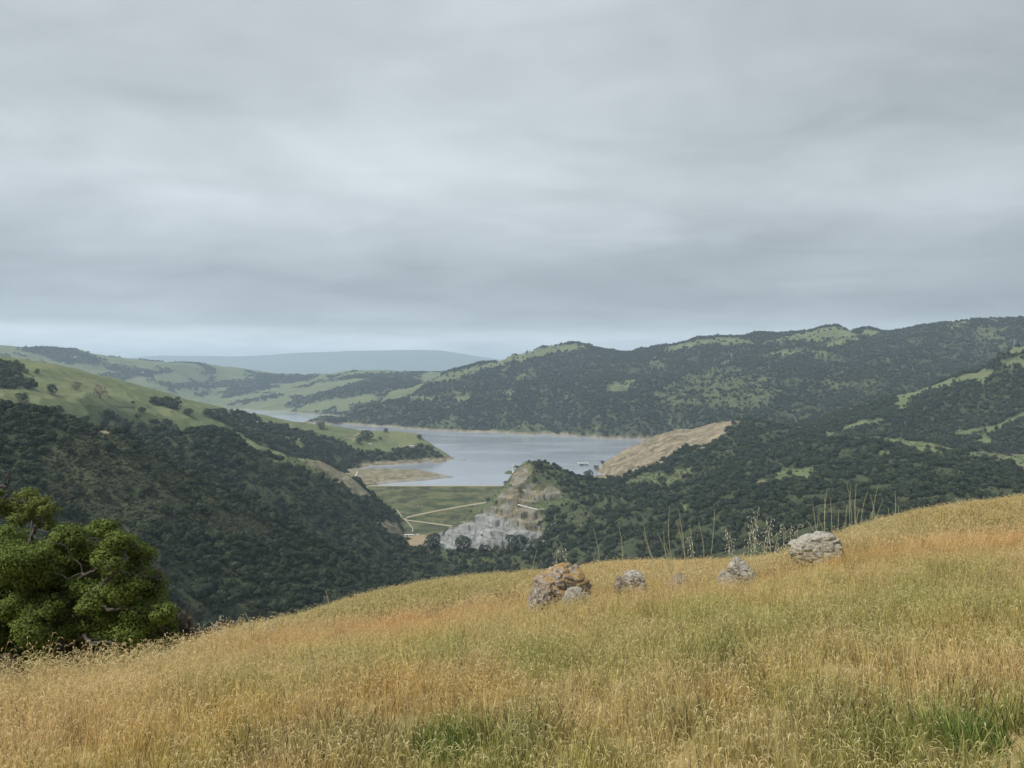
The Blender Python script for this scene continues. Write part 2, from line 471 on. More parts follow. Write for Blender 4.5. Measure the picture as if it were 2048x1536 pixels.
# long wooded ridge on the far side of the lake
FR_crest = [(560, 900), (640, 880), (670, 866), (690, 850), (705, 834), (750, 817), (800, 803), (830, 788), (860, 768), (893, 745), (945, 731), (998, 721), (1057, 706), (1110, 693), (1150, 690), (1180, 694),
            (1205, 701), (1240, 702), (1270, 701), (1330, 694), (1350, 691), (1400, 679), (1440, 676), (1485, 677), (1517, 669), (1587, 668), (1621, 664), (1640, 658), (1672, 655), (1704, 661), (1729, 656),
            (1780, 666), (1821, 659), (1919, 643), (1954, 642), (2048, 640), (2300, 620), (2900, 600)]
def fr_D(x): return float(np.interp(x, [560, 690, 800, 900, 1100, 1500, 2048, 2900], [4950, 4950, 5300, 6000, 6300, 5900, 5200, 4600]))
FR_c = [
    [Zc(560, 4650, -40), Zc(670, 4700, -20), Zc(690, 4760, -5), Zc(780, 4470, -5), Zc(900, 4200, -5), Zc(1000, 4065, -5), Zc(1100, 3870, -5), Zc(1200, 3720, -5), Zc(1290, 3610, -5), Zc(1400, 3500, -5),
     Zc(1550, 3350, 0), Zc(1800, 3200, 40), Zc(2048, 3000, 60), Zc(2900, 2800, 80)],
    [Zc(560, 4690, -39), Zc(670, 4740, -14), Zc(690, 4800, 3), Zc(780, 4510, 7), Zc(900, 4240, 7), Zc(1000, 4105, 7), Zc(1100, 3910, 8), Zc(1200, 3760, 8), Zc(1290, 3650, 8), Zc(1400, 3540, 10),
     Zc(1550, 3400, 20), Zc(1800, 3250, 55), Zc(2048, 3050, 75), Zc(2900, 2850, 90)],
    [Zc(560, 4800, -35), Zc(670, 4830, -5), (690, 848, 4870), (720, 838, 4800), (800, 832, 4680), (900, 826, 4520), (1000, 817, 4460), (1100, 810, 4350), (1200, 806, 4250), (1300, 800, 4150), (1500, 785, 4000), (1700, 785, 3800), (2048, 790, 3600), (2900, 780, 3300)],
    [Zc(560, 4900, -30), Zc(670, 4900, 0), (690, 849, 4920), (720, 830, 4930), (800, 812, 5000), (900, 786, 5150), (1000, 765, 5300), (1100, 752, 5350), (1200, 750, 5250), (1300, 745, 5100), (1500, 730, 4900), (1700, 722, 4650), (2048, 705, 4300), (2900, 690, 3900)],
    [(x, y, fr_D(x)) for x, y in FR_crest]]
FR_grass = [
    [(985, 722), (1040, 706), (1105, 690), (1150, 688), (1175, 692), (1150, 702), (1110, 705), (1080, 716), (1040, 724), (1000, 733), (975, 735)],
    [(831, 768), (865, 758), (893, 745), (980, 727), (985, 735), (930, 752), (895, 764), (850, 770)],
    [(805, 791), (820, 800), (860, 803), (880, 796), (850, 793)],
    [(905, 800), (935, 790), (935, 800), (915, 806)],
    [(1000, 782), (1030, 783), (1020, 793), (1005, 793)],
    [(1020, 757), (1070, 745), (1060, 755), (1030, 762)],
    [(1210, 775), (1270, 755), (1275, 765), (1240, 785), (1215, 788)],
    [(1320, 700), (1350, 690), (1400, 679), (1440, 676), (1485, 677), (1517, 690), (1590, 668), (1621, 664), (1640, 657), (1672, 654), (1704, 660), (1715, 676), (1640, 682), (1560, 685), (1510, 692), (1420, 690), (1330, 706)],
    [(1520, 714), (1540, 706), (1570, 702), (1640, 703), (1658, 712), (1652, 720), (1620, 708), (1560, 711)],
    [(1643, 697), (1665, 684), (1716, 675), (1720, 680), (1670, 690), (1645, 702)],
    [(1729, 656), (1760, 662), (1745, 672), (1720, 668)],
    [(1860, 655), (1919, 643), (1940, 643), (1930, 648), (1890, 657)],
    [(1990, 664), (2012, 653), (2025, 652), (2005, 666)],
]
FR_scrub = [[(1300, 790), (1360, 755), (1430, 735), (1530, 740), (1560, 780), (1520, 820), (1430, 820), (1350, 815)], [(1700, 770), (1760, 760), (1770, 780), (1710, 790)]]
def fr_cover(cv, px, py, G):
    g = pip(px, py, FR_grass)
    n = fbm(G[..., 0] / 220, G[..., 1] / 220, 40, 4)
    cv[..., 0] = np.where(g, 0, 0.85)
    cv[..., 0] *= np.where((n > 0.62), 0.55, 1)
    cv[..., 0] = np.where(pip(px, py, FR_scrub), np.minimum(cv[..., 0], 0.45), cv[..., 0])
    cv[..., 1] = np.where(G[..., 2] < 9, 0.9, 0)                  # bare drawdown shore
layer('far_ridge', FR_c, 560, 2900, 700, 170, noises=[(560, 62, 'ridge', 31), (230, 20, 'ridge', 34), (120, 7, 'fbm', 6)], back=((500, -120), (1500, -350)), cover=fr_cover)

# spur on the far right
SR_crest = [(1300, 910), (1400, 893), (1480, 873), (1550, 859), (1600, 847), (1650, 834), (1700, 819), (1757, 803), (1799, 791), (1837, 780), (1887, 763), (1919, 751), (1950, 744), (1985, 724), (2010, 703), (2048, 692), (2200, 650), (2700, 590)]
def sr_D(x): return float(np.interp(x, [1300, 1480, 1800, 2048, 2700], [3050, 3000, 2850, 2650, 2300]))
SR_c = [
    [Zc(1300, 2700, 10), Zc(1480, 2500, 20), Zc(1700, 2250, 40), Zc(2048, 2000, 70), Zc(2700, 1800, 90)],
    [(1300, 915, 2850), (1480, 892, 2750), (1600, 885, 2550), (1700, 880, 2450), (1800, 880, 2300), (1900, 880, 2250), (2048, 868, 2150), (2700, 840, 1900)],
    [(1300, 912, 2950), (1480, 881, 2880), (1600, 866, 2750), (1700, 845, 2720), (1760, 840, 2600), (1840, 850, 2480), (1920, 848, 2450), (2000, 832, 2400), (2048, 812, 2380), (2700, 740, 2080)],
    [(x, y, sr_D(x)) for x, y in SR_crest]]
SR_grass = [
    [(2100, 640), (2100, 735), (2010, 735), (2000, 728), (2048, 712), (2048, 708), (1975, 712), (2010, 700)],
    [(1982, 733), (1950, 744), (1919, 751), (1887, 763), (1837, 778), (1799, 789), (1786, 790), (1786, 815), (1810, 818), (1815, 800), (1870, 782), (1900, 775), (1960, 758), (1970, 770), (1985, 755)],
    [(1760, 797), (1700, 815), (1690, 822), (1760, 806)],
    [(1678, 858), (1716, 842), (1760, 839), (1765, 845), (1725, 850), (1690, 866)],
    [(1893, 870), (1919, 862), (1995, 850), (2060, 820), (2060, 832), (2017, 850), (2000, 862), (1975, 870), (1985, 890), (1965, 888), (1950, 868), (1920, 876)]]
def sr_cover(cv, px, py, G):
    cv[..., 0] = np.where(pip(px, py, SR_grass), 0, 0.9)
layer('wooded_spur', SR_c, 1300, 2700, 420, 120, noises=[(260, 26, 'ridge', 33), (90, 6, 'fbm', 8)], back=((300, -90), (800, -260)), cover=sr_cover)

# the wooded ridge with the excavated slope
WR_crest = [(1080, 1005), (1120, 975), (1150, 952), (1190, 934), (1235, 908), (1280, 884), (1310, 872), (1340, 864), (1375, 859), (1410, 854), (1445, 846), (1485, 838), (1533, 848), (1577, 858), (1609, 868), (1640, 864), (1704, 871), (1780, 876),
            (1843, 885), (1903, 895), (1925, 903), (2048, 907), (2400, 915)]
def wr_D(x): return float(np.interp(x, [1080, 1150, 1190, 1280, 1410, 1485, 1640, 1800, 2048, 2400], [2350, 2560, 2640, 2650, 2620, 2560, 2300, 2000, 1750, 1500]))
WR_c = [
    [Zc(1080, 1560, -90), Zc(1150, 1480, -70), Zc(1300, 1200, -30), Zc(1500, 1000, 20), Zc(1700, 900, 70), Zc(2048, 900, 110), Zc(2400, 850, 150)],
    [(1080, 1105, 1650), (1150, 1090, 1600), (1300, 1100, 1400), (1500, 1065, 1250), (1700, 1020, 1150), (2048, 985, 1200), (2400, 960, 1150)],
    [(1080, 1040, 1800), (1150, 1025, 1760), (1250, 1030, 1650), (1400, 1010, 1550), (1600, 995, 1400), (1800, 975, 1330), (2048, 948, 1420), (2400, 940, 1300)],
    [(1080, 1010, 2000), (1150, 985, 1960), (1200, 968, 2030), (1260, 962, 2150), (1350, 955, 2050), (1450, 940, 1950), (1600, 945, 1730), (1800, 930, 1620), (2048, 925, 1580), (2400, 925, 1400)],
    [(1080, 1006, 2300), (1150, 958, 2480), (1190, 950, 2480), (1260, 935, 2350), (1350, 905, 2350), (1450, 880, 2330), (1600, 893, 2080), (1800, 895, 1840), (2048, 914, 1660), (2400, 919, 1450)],
    [(x, y, wr_D(x)) for x, y in WR_crest]]
BARE = [(1165, 945), (1190, 925), (1280, 878), (1340, 858), (1410, 848), (1478, 836), (1462, 852), (1442, 872), (1425, 892), (1400, 900), (1380, 895), (1350, 912), (1300, 934), (1262, 946), (1248, 956), (1205, 962), (1185, 962)]
WR_grass = [
    [(1252, 968), (1262, 955), (1290, 946), (1330, 944), (1390, 936), (1395, 942), (1370, 955), (1350, 962), (1345, 978), (1310, 972)],
    [(1330, 985), (1345, 975), (1350, 990), (1340, 1000)],
    [(1553, 945), (1580, 938), (1620, 936), (1650, 950), (1655, 960), (1610, 958), (1580, 962), (1555, 958)],
    [(1640, 862), (1704, 869), (1780, 874), (1843, 883), (1903, 893), (1925, 901), (1905, 906), (1850, 905), (1810, 893), (1780, 890), (1720, 882), (1660, 880)],
    [(1750, 905), (1780, 898), (1790, 905), (1765, 912)],
    [(1925, 902), (2060, 905), (2100, 960), (2040, 940), (2010, 920), (1940, 915)],
    [(1355, 1010), (1375, 1010), (1378, 1025), (1360, 1022)],
    [(2010, 990), (2060, 985), (2060, 1000), (2020, 1000)],
]
WR_tan = [[(1510, 965), (1525, 960), (1535, 966), (1520, 974)], [(1925, 902), (2048, 906), (2048, 911), (1990, 906)]]
WR_thin = [[(1435, 880), (1450, 868), (1470, 880), (1475, 910), (1440, 925), (1430, 900)], [(1100, 990), (1150, 985), (1200, 975), (1260, 1005), (1240, 1060), (1180, 1060), (1100, 1055)]]
def wr_cover(cv, px, py, G):
    g = pip(px, py, WR_grass)
    cv[..., 0] = np.where(g, 0.0, 0.9)
    cv[..., 0] = np.where(pip(px, py, WR_thin), 0.72, cv[..., 0])
    cv[..., 1] = np.where(pip(px, py, [BARE]), 1.0, cv[..., 1])
    cv[..., 1] = np.where(pip(px, py, WR_tan), 0.8, cv[..., 1])
def wr_post(G, us, kk):
    PX = CX + G[..., 0] / G[..., 1] * F; PY = HY + (HC - G[..., 2]) / G[..., 1] * F
    m = inpoly(PX, PY, BARE).astype(float)
    for _ in range(3):
        m = (m + np.roll(m, 1, 0) + np.roll(m, -1, 0) + np.roll(m, 1, 1) + np.roll(m, -1, 1)) / 5
    s_ = (G[..., 0] * 0.35 + G[..., 1]) / 22 + 0.6 * fbm(G[..., 0] / 60, G[..., 1] / 60, 3, 3)
    rib = np.abs((s_ % 1) - 0.5) * 2
    G[..., 2] += m * (rib - 0.5) * 7.0 + m * 2.2 * fbm(G[..., 0] / 9, G[..., 1] / 9, 13, 3)
layer('wooded_ridge', WR_c, 1080, 2400, 640, 260, noises=[(170, 16, 'ridge', 37), (60, 4, 'fbm', 9)], back=((200, -110), (600, -330)), cover=wr_cover, post=wr_post)

# grassy hillside on the far left running out to the peninsula
GH_crest = [(-700, 620), (-300, 670), (0, 714), (60, 722), (100, 728), (180, 746), (240, 761), (300, 776), (400, 803), (440, 814), (480, 824), (530, 832), (600, 844), (660, 852), (700, 858), (735, 864), (770, 864), (830, 868), (850, 880), (870, 894), (890, 907), (910, 919), (935, 930), (970, 942)]
def gh_D(x): return float(np.interp(x, [-700, 0, 300, 480, 600, 700, 770, 850, 890, 910, 970], [1700, 1900, 2250, 2650, 2900, 3000, 3000, 2930, 2860, 2835, 2780]))
GH_c = [
    [Zc(-700, 950, 200), Zc(0, 1100, 190), Zc(300, 1500, 130), Zc(500, 1850, 60), Zc(615, 2050, 20), Zc(700, 2300, 2), Zc(723, 2560, -6), Zc(793, 2640, -8), Zc(884, 2720, -8), Zc(910, 2780, -8), Zc(970, 2740, -25)],
    [(-700, 860, 1000), (0, 838, 1180), (300, 880, 1680), (500, 905, 1950), (615, 930, 2150), (700, 944, 2430), Zc(723, 2620, 2), Zc(793, 2690, 2), Zc(884, 2755, 1), Zc(910, 2815, -2), Zc(970, 2755, -22)],
    [(-700, 770, 1150), (0, 778, 1420), (100, 785, 1500), (200, 803, 1600), (300, 824, 1780), (400, 846, 1950), (500, 868, 2150), (600, 885, 2430), (700, 908, 2640), (740, 908, 2720), (793, 906, 2760), (850, 908, 2800), (884, 918, 2780), (910, 919.5, 2825), Zc(970, 2765, -20)],
    [(-700, 690, 1450), (0, 742, 1650), (100, 752, 1720), (200, 776, 1880), (300, 798, 2000), (400, 822, 2200), (500, 844, 2450), (600, 860, 2700), (700, 876, 2850), (770, 882, 2880), (850, 890, 2870), (884, 908, 2830), (910, 919.2, 2830), Zc(970, 2772, -19)],
    [(x, y, gh_D(x)) for x, y in GH_crest]]
GH_wood = [
    [(-50, 728), (15, 727), (40, 740), (45, 756), (65, 765), (73, 778), (30, 780), (-50, 780)],
    [(437, 818), (480, 828), (520, 840), (560, 853), (600, 862), (640, 874), (680, 884), (700, 896), (740, 905), (790, 902), (840, 888), (862, 890), (885, 912), (884, 920), (793, 926), (723, 930), (712, 935), (690, 950), (615, 930), (540, 900), (480, 868), (450, 850), (420, 830)],
    [(300, 800), (330, 800), (366, 812), (360, 822), (310, 812)],
    [(407, 822), (441, 828), (438, 843), (410, 838)],
    [(190, 820), (230, 830), (260, 845), (280, 870), (230, 870), (200, 850)],
    [(225, 855), (290, 850), (330, 842), (360, 855), (340, 880), (240, 880)]]
GH_open = [[(516, 840), (530, 842), (534, 850), (520, 852)], [(585, 870), (605, 880), (612, 895), (595, 900)], [(560, 868), (585, 878), (575, 885)]]
GH_tan = [[(700, 880), (717, 868), (722, 870), (706, 884)], [(205, 845), (222, 840), (240, 850), (225, 856)]]
def gh_cover(cv, px, py, G):
    w = pip(px, py, GH_wood) & ~pip(px, py, GH_open)
    cv[..., 0] = np.where(w, 0.85, 0.0)
    cv[..., 1] = np.where(pip(px, py, GH_tan), 0.8, 0)
    cv[..., 1] = np.where((G[..., 2] < 10) & (px > 712), 0.85, cv[..., 1])
layer('grassy_hillside', GH_c, -700, 970, 560, 200, noises=[(230, 14, 'ridge', 41), (70, 3.5, 'ridge', 12)], back=((250, -60), (700, -240)), cover=gh_cover)

# middle wooded spur that ends at the dam's left end
MS_crest = [(-700, 760), (-300, 800), (0, 850), (200, 875), (273, 872), (300, 864), (362, 870), (393, 864), (437, 864), (478, 882), (500, 896), (519, 899), (560, 905), (581, 910), (615, 914), (649, 929), (700, 953), (725, 972), (742, 986), (760, 1004), (778, 1020), (795, 1044), (812, 1076), (835, 1094), (870, 1108), (930, 1120), (1000, 1130), (1100, 1150)]
def ms_D(x): return float(np.interp(x, [-700, 0, 300, 437, 519, 615, 700, 742, 778, 812, 870, 930, 1100], [1150, 1250, 1500, 1600, 1700, 1850, 2000, 2045, 1960, 1860, 1780, 1720, 1620]))
MS_c = [
    [Zc(-700, 700, 120), Zc(0, 850, 110), Zc(300, 950, 60), Zc(500, 1050, 0), Zc(700, 1200, -70), Zc(850, 1350, -105), Zc(1100, 1450, -115)],
    [(-700, 860, 950), (0, 920, 1080), (300, 945, 1200), (400, 1000, 1200), (500, 1060, 1200), (600, 1105, 1280), (700, 1125, 1400), (800, 1140, 1500), (900, 1145, 1560), (1000, 1148, 1580), (1100, 1160, 1560)],
    [(-700, 800, 1080), (0, 880, 1170), (300, 900, 1350), (400, 925, 1400), (500, 965, 1450), (600, 995, 1530), (700, 1035, 1640), (800, 1095, 1690), (870, 1124, 1680), (930, 1130, 1660), (1000, 1138, 1610), (1100, 1154, 1590)],
    [(x, y, ms_D(x)) for x, y in MS_crest]]
MS_grass = [[(505, 895), (519, 896), (560, 902), (581, 907), (615, 911), (649, 926), (700, 950), (725, 969), (742, 983), (738, 990), (722, 995), (700, 985), (680, 975), (640, 950), (600, 936), (560, 925), (525, 912)]]
MS_tan = [[(600, 914), (640, 925), (700, 953), (745, 986), (735, 996), (700, 984), (660, 955), (625, 932)],
          [(756, 1042), (775, 1040), (800, 1055), (825, 1066), (822, 1074), (800, 1076), (780, 1070), (764, 1058)], [(795, 1020), (820, 1022), (830, 1032), (806, 1034)]]
def ms_cover(cv, px, py, G):
    cv[..., 0] = np.where(pip(px, py, MS_grass), 0.0, 0.95)
    cv[..., 1] = np.where(pip(px, py, MS_tan), 0.75, 0)
layer('wooded_slope', MS_c, -700, 1100, 560, 200, noises=[(150, 17, 'ridge', 43), (50, 4, 'fbm', 14)], back=((120, -50), (400, -200)), cover=ms_cover)

# nearest shrubby spur on the left
SS_crest = [(-700, 700), (-300, 770), (-100, 802), (0, 818), (34, 818), (85, 830), (154, 850), (191, 862), (219, 864), (260, 880), (290, 900), (321, 920), (355, 946), (410, 968), (500, 1010), (600, 1065), (700, 1120), (800, 1165), (1000, 1220)]
def ss_D(x): return float(np.interp(x, [-700, 0, 300, 500, 700, 1000], [750, 880, 960, 1020, 1120, 1250]))
SS_c = [
    [Zc(-700, 420, 60), Zc(0, 480, 50), Zc(300, 560, 20), Zc(500, 640, -20), Zc(700, 760, -80), Zc(1000, 900, -140)],
    [(-700, 1010, 560), (0, 1080, 600), (300, 1180, 660), (500, 1230, 740), (700, 1220, 860), (1000, 1270, 1000)],
    [(-700, 850, 660), (0, 940, 740), (150, 985, 760), (300, 1030, 790), (500, 1110, 880), (700, 1170, 1000), (1000, 1245, 1130)],
    [(x, y, ss_D(x)) for x, y in SS_crest]]
SS_brush = [[(150, 870), (215, 862), (300, 905), (360, 950), (470, 1005), (560, 1060), (520, 1080), (420, 1075), (300, 1060), (200, 1040), (100, 1010), (60, 960), (80, 920)]]
SS_tan = [[(197, 856), (217, 852), (228, 868), (206, 864)]]
def ss_cover(cv, px, py, G):
    cv[..., 0] = np.where(pip(px, py, SS_brush), 0.92, 0.97)
    cv[..., 1] = np.where(pip(px, py, SS_tan), 0.9, 0)
layer('shrubby_spur', SS_c, -700, 1000, 420, 160, noises=[(90, 7, 'ridge', 47), (35, 2, 'fbm', 15)], back=((90, -40), (260, -170)), cover=ss_cover)

# knoll with the stepped rock cut
KN_crest = [(780, 1130), (815, 1106), (844, 1090), (867, 1074), (920, 1042), (941, 1027), (970, 1009), (985, 992), (1008, 971), (1026, 948), (1040, 931), (1055, 923), (1087, 926), (1128, 940), (1146, 950), (1190, 962), (1240, 975), (1320, 1000)]
def kn_D(x): return float(np.interp(x, [780, 844, 920, 970, 1008, 1055, 1128, 1190, 1320], [1690, 1745, 1820, 1880, 1950, 1985, 2000, 2050, 2150]))
KN_c = [
    [Zc(780, 1600, -110), Zc(900, 1600, -100), Zc(1000, 1590, -95), Zc(1100, 1580, -90), Zc(1200, 1600, -60), Zc(1320, 1650, -40)],
    [(780, 1135, 1660), (844, 1098, 1700), (900, 1092, 1690), (1000, 1094, 1670), (1050, 1097, 1665), (1100, 1096, 1670), (1150, 1085, 1700), (1200, 1078, 1720), (1320, 1075, 1750)],
    [(780, 1132, 1672), (844, 1094, 1725), (900, 1062, 1760), (950, 1040, 1785), (1000, 1030, 1790), (1050, 1034, 1780), (1100, 1040, 1775), (1150, 1040, 1780), (1200, 1035, 1800), (1320, 1040, 1830)],
    [(780, 1131, 1682), (844, 1092, 1735), (900, 1055, 1795), (950, 1024, 1830), (1000, 993, 1870), (1050, 978, 1880), (1100, 980, 1880), (1150, 990, 1880), (1200, 1002, 1890), (1320, 1020, 1950)],
    [(x, y, kn_D(x)) for x, y in KN_crest]]
KN_grey = [[(844, 1092), (867, 1073), (900, 1055), (925, 1042), (945, 1043), (955, 1030), (975, 1026), (1000, 1036), (1020, 1044), (1032, 1056), (1060, 1062), (1098, 1075), (1093, 1098), (1000, 1098), (900, 1100)]]
KN_brown = [[(985, 1010), (1020, 975), (1060, 968), (1100, 972), (1118, 985), (1122, 994), (1090, 1000), (1040, 1008), (1080, 1025), (1100, 1058), (1090, 1076), (1050, 1065), (1020, 1044), (975, 1026), (955, 1028)],
            [(1014, 968), (1030, 945), (1050, 926), (1062, 935), (1066, 950), (1050, 965), (1030, 972)]]
KN_grassy = [[(985, 1000), (1005, 975), (1018, 965), (1020, 975), (1000, 995), (990, 1012), (965, 1025), (950, 1030), (930, 1042), (925, 1038)], [(1050, 922), (1062, 925), (1064, 940), (1052, 940)],
             [(1060, 1012), (1100, 1002), (1140, 995), (1150, 1000), (1130, 1015), (1110, 1040), (1098, 1052), (1082, 1040), (1085, 1020)]]
def kn_post(G, us, kk):
    PX = CX + G[..., 0] / G[..., 1] * F; PY = HY + (HC - G[..., 2]) / G[..., 1] * F
    m = (pip(PX, PY, KN_grey) | pip(PX, PY, KN_brown[:1])).astype(float)
    for _ in range(3):
        m = (m + np.roll(m, 1, 0) + np.roll(m, -1, 0) + np.roll(m, 1, 1) + np.roll(m, -1, 1)) / 5
    z = G[..., 2]
    st = 17.0
    tilt = (z + 0.07 * G[..., 0] + 6 * fbm(G[..., 0] / 55, G[..., 1] / 55, 17, 3)) / st
    fr = tilt - np.floor(tilt)
    stepz = (np.floor(tilt) + smooth(0.45, 0.68, fr)) * st - 0.07 * G[..., 0]
    G[..., 2] = z * (1 - 0.85 * m) + stepz * 0.85 * m + m * (0.9 * fbm(G[..., 0] / 12, G[..., 1] / 12, 23, 4) - 1.4 * np.abs(fbm(G[..., 0] / 22, z / 60, 29, 4)))
    G2 = G
    gm_ = pip(PX, PY, KN_grey + KN_brown).astype(float)
    for _ in range(2): gm_ = (gm_ + np.roll(gm_, 1, 0) + np.roll(gm_, -1, 0) + np.roll(gm_, 1, 1) + np.roll(gm_, -1, 1)) / 5
    for (sx, sz, am, sd) in ((24, 13, 4.0, 3), (9, 5, 2.6, 5)):      # blocks of broken rock, each with its own step
        cu, cvv = (G[..., 0] + 0.35 * z) / sx, (z + 0.12 * G[..., 0]) / sz
        best = np.full(cu.shape, 9e9); val = np.zeros(cu.shape)
        iu, iv_ = np.floor(cu).astype(np.int64), np.floor(cvv).astype(np.int64)
        for du in (-1, 0, 1):
            for dv_ in (-1, 0, 1):
                h1 = _hash(iu + du, iv_ + dv_, sd) / 4096.0; h2 = _hash(iu + du, iv_ + dv_, sd + 9) / 4096.0; h3 = _hash(iu + du, iv_ + dv_, sd + 17) / 4096.0
                d_ = (cu - iu - du - h1) ** 2 + (cvv - iv_ - dv_ - h2) ** 2
                nb = d_ < best; best = np.where(nb, d_, best); val = np.where(nb, h3, val)
        G[..., 2] += gm_ * (val - 0.5) * am
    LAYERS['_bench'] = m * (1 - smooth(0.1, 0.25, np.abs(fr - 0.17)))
def kn_cover(cv, px, py, G):
    cv[..., 0] = 0.7
    g = pip(px, py, KN_grassy); cv[..., 0] = np.where(g, 0.15, cv[..., 0])
    br = pip(px, py, KN_brown); cv[..., 1] = np.where(br & ~g, 0.8, 0); cv[..., 2] = np.where(br & (fbm(G[..., 0] / 25, G[..., 2] / 15, 97, 3) > 0.1), 0.45, 0)
    gy = pip(px, py, KN_grey); cv[..., 2] = np.where(gy, 1.0, cv[..., 2]); cv[..., 1] = np.where(gy, 0, cv[..., 1])
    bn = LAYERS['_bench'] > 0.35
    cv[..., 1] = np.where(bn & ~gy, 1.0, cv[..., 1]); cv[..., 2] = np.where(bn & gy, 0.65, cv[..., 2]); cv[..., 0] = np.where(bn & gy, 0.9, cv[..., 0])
    for _ in range(2):
        for k in range(3):
            q = cv[..., k]; cv[..., k] = (q * 2 + np.roll(q, 1, 0) + np.roll(q, -1, 0) + np.roll(q, 1, 1) + np.roll(q, -1, 1)) / 6
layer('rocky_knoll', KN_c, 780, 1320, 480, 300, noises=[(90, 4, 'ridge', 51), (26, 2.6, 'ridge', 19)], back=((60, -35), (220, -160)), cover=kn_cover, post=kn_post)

# sandy spit in front of the dam
SP_c = [
    [Zc(690, 2080, -6), Zc(735, 2120, -6), Zc(760, 2180, -4), Zc(851, 2262, -4), Zc(907, 2330, -4), Zc(930, 2345, -8)],
    [Zc(690, 2110, 11), Zc(735, 2150, 8), Zc(760, 2215, 3.5), Zc(851, 2300, 3.5), Zc(900, 2345, 1.0), Zc(930, 2352, -6)],
    [Zc(690, 2200, 14), Zc(735, 2240, 12), Zc(760, 2290, 11), Zc(851, 2350, 8), Zc(900, 2360, 1.4), Zc(930, 2356, -6)],
    [Zc(690, 2400, 13), Zc(735, 2430, 13), Zc(760, 2450, 12), Zc(822, 2450, 11), Zc(860, 2420, 7), Zc(900, 2372, 1.2), Zc(930, 2360, -6)],
    [Zc(690, 2560, 2), Zc(720, 2560, 1), Zc(760, 2540, 1), Zc(822, 2520, 1), Zc(860, 2460, 0.5), Zc(900, 2384, -1), Zc(930, 2366, -8)]]
def sp_cover(cv, px, py, G):
    n = fbm(G[..., 0] / 18, G[..., 1] / 18, 61, 3)
    cv[..., 1] = np.where(n > 0.25, 0.45, 0.95)
    cv[..., 2] = np.where(G[..., 2] < 4.5, 0.55, 0.0)
layer('sandy_spit', SP_c, 690, 930, 160, 80, noises=[(30, 0.8, 'fbm', 63)], back=((40, -6), (90, -12)), cover=sp_cover)

# ------------------------------------------------------------------ valley floor, lake
m, t, b = newmat('lake_water')
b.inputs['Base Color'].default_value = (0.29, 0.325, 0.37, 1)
b.inputs['Roughness'].default_value = 0.12
b.inputs['Specular IOR Level'].default_value = 0.5
geo = N(t, 'ShaderNodeNewGeometry')
mpw = N(t, 'ShaderNodeMapping', inputs={'Scale': (0.5, 1.0, 1.0)}); L(t, geo.outputs['Position'], mpw.inputs[0])
w1 = noise(t, 0.12, 4, 0.65, mpw.outputs[0])
w2 = noise(t, 0.004, 3, 0.5, mpw.outputs[0])
bump(t, b, w1, 0.18, 2.0)
L(t, remap(t, w2, 0.35, 0.65, 0.08, 0.22), b.inputs['Roughness'])
MAT_WATER = m
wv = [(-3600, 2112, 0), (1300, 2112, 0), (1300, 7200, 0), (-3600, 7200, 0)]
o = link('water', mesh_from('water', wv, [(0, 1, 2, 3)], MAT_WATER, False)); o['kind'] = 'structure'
vf = [(-26000, -900, -125), (26000, -900, -125), (26000, 37000, -125), (-26000, 37000, -125)]
o = link('valley_floor', mesh_from('valley_floor', vf, [(0, 1, 2, 3)], MAT_HILL, False, {'cover': ('FLOAT_COLOR', [[.6, 0, 0, 1]] * 4)})); o['kind'] = 'structure'

# ------------------------------------------------------------------ foreground hill
def plane(X, Y): return HC - 1.62 - 0.15 * Y + 0.095 * X
FG_CREST = [(-900, 1500, 8), (-400, 1445, 8.5), (0, 1399, 9.2), (200, 1368, 10), (400, 1335, 11), (600, 1301, 12), (700, 1291, 12.2), (800, 1279, 12.5), (1000, 1246, 12.5), (1118, 1224, 12.2), (1250, 1198, 12.9), (1400, 1187, 13.2),
            (1490, 1178, 13.6), (1640, 1136, 14.4), (1700, 1117, 15), (1900, 1086, 16), (2048, 1065, 17), (2500, 1000, 17), (3000, 950, 17)]
FG_SHLD = [(-900, 1530, 16), (-400, 1480, 16), (0, 1440, 16), (200, 1402, 16), (330, 1345, 16), (400, 1302, 17), (450, 1281, 18), (520, 1262, 21), (600, 1242, 24), (700, 1209, 30), (800, 1183, 33), (900, 1166, 36), (1000, 1158, 38), (1118, 1151, 40), (1250, 1138, 42),
           (1400, 1136, 42), (1490, 1131, 40), (1560, 1124, 38), (1640, 1100, 35), (1700, 1073, 34), (1800, 1041, 33), (1900, 1021, 32), (2048, 1001, 32), (2500, 935, 32), (3000, 880, 32)]
FG_POST = [(-900, 1500, 27), (-400, 1440, 27), (0, 1405, 27), (200, 1386, 27), (350, 1346, 27), (450, 1302, 30), (600, 1278, 40), (700, 1243, 46), (1000, 1195, 55), (1250, 1180, 58), (1640, 1140, 52), (2048, 1042, 48), (2500, 980, 48), (3000, 930, 48)]
_upx = np.linspace(-900, 3000, 330); _D = np.concatenate([np.linspace(2, 60, 240), np.linspace(60.5, 150, 60)])
_tab = np.zeros((len(_upx), len(_D)))
def _cur(c_): c_ = np.array(c_, float); return pchip(_upx, c_[:, 0], c_[:, 1]), pchip(_upx, c_[:, 0], c_[:, 2])
_c = [_cur(FG_CREST), _cur(FG_SHLD), _cur(FG_POST)]
for k, px in enumerate(_upx):
    Dk = [2.0, 4.0, 6.5]; zk = [plane((px - CX) / F * d, d) for d in Dk]
    for py_, D_ in _c:
        Dk.append(D_[k]); zk.append(HC - (py_[k] - HY) / F * D_[k])
    for dD, dpy in ((32, 110), (80, 200), (130, 260)):
        Dk.append(_c[2][1][k] + dD); zk.append(HC - (_c[2][0][k] + dpy - HY) / F * Dk[-1])
    _tab[k] = pchip(_D, Dk, zk)
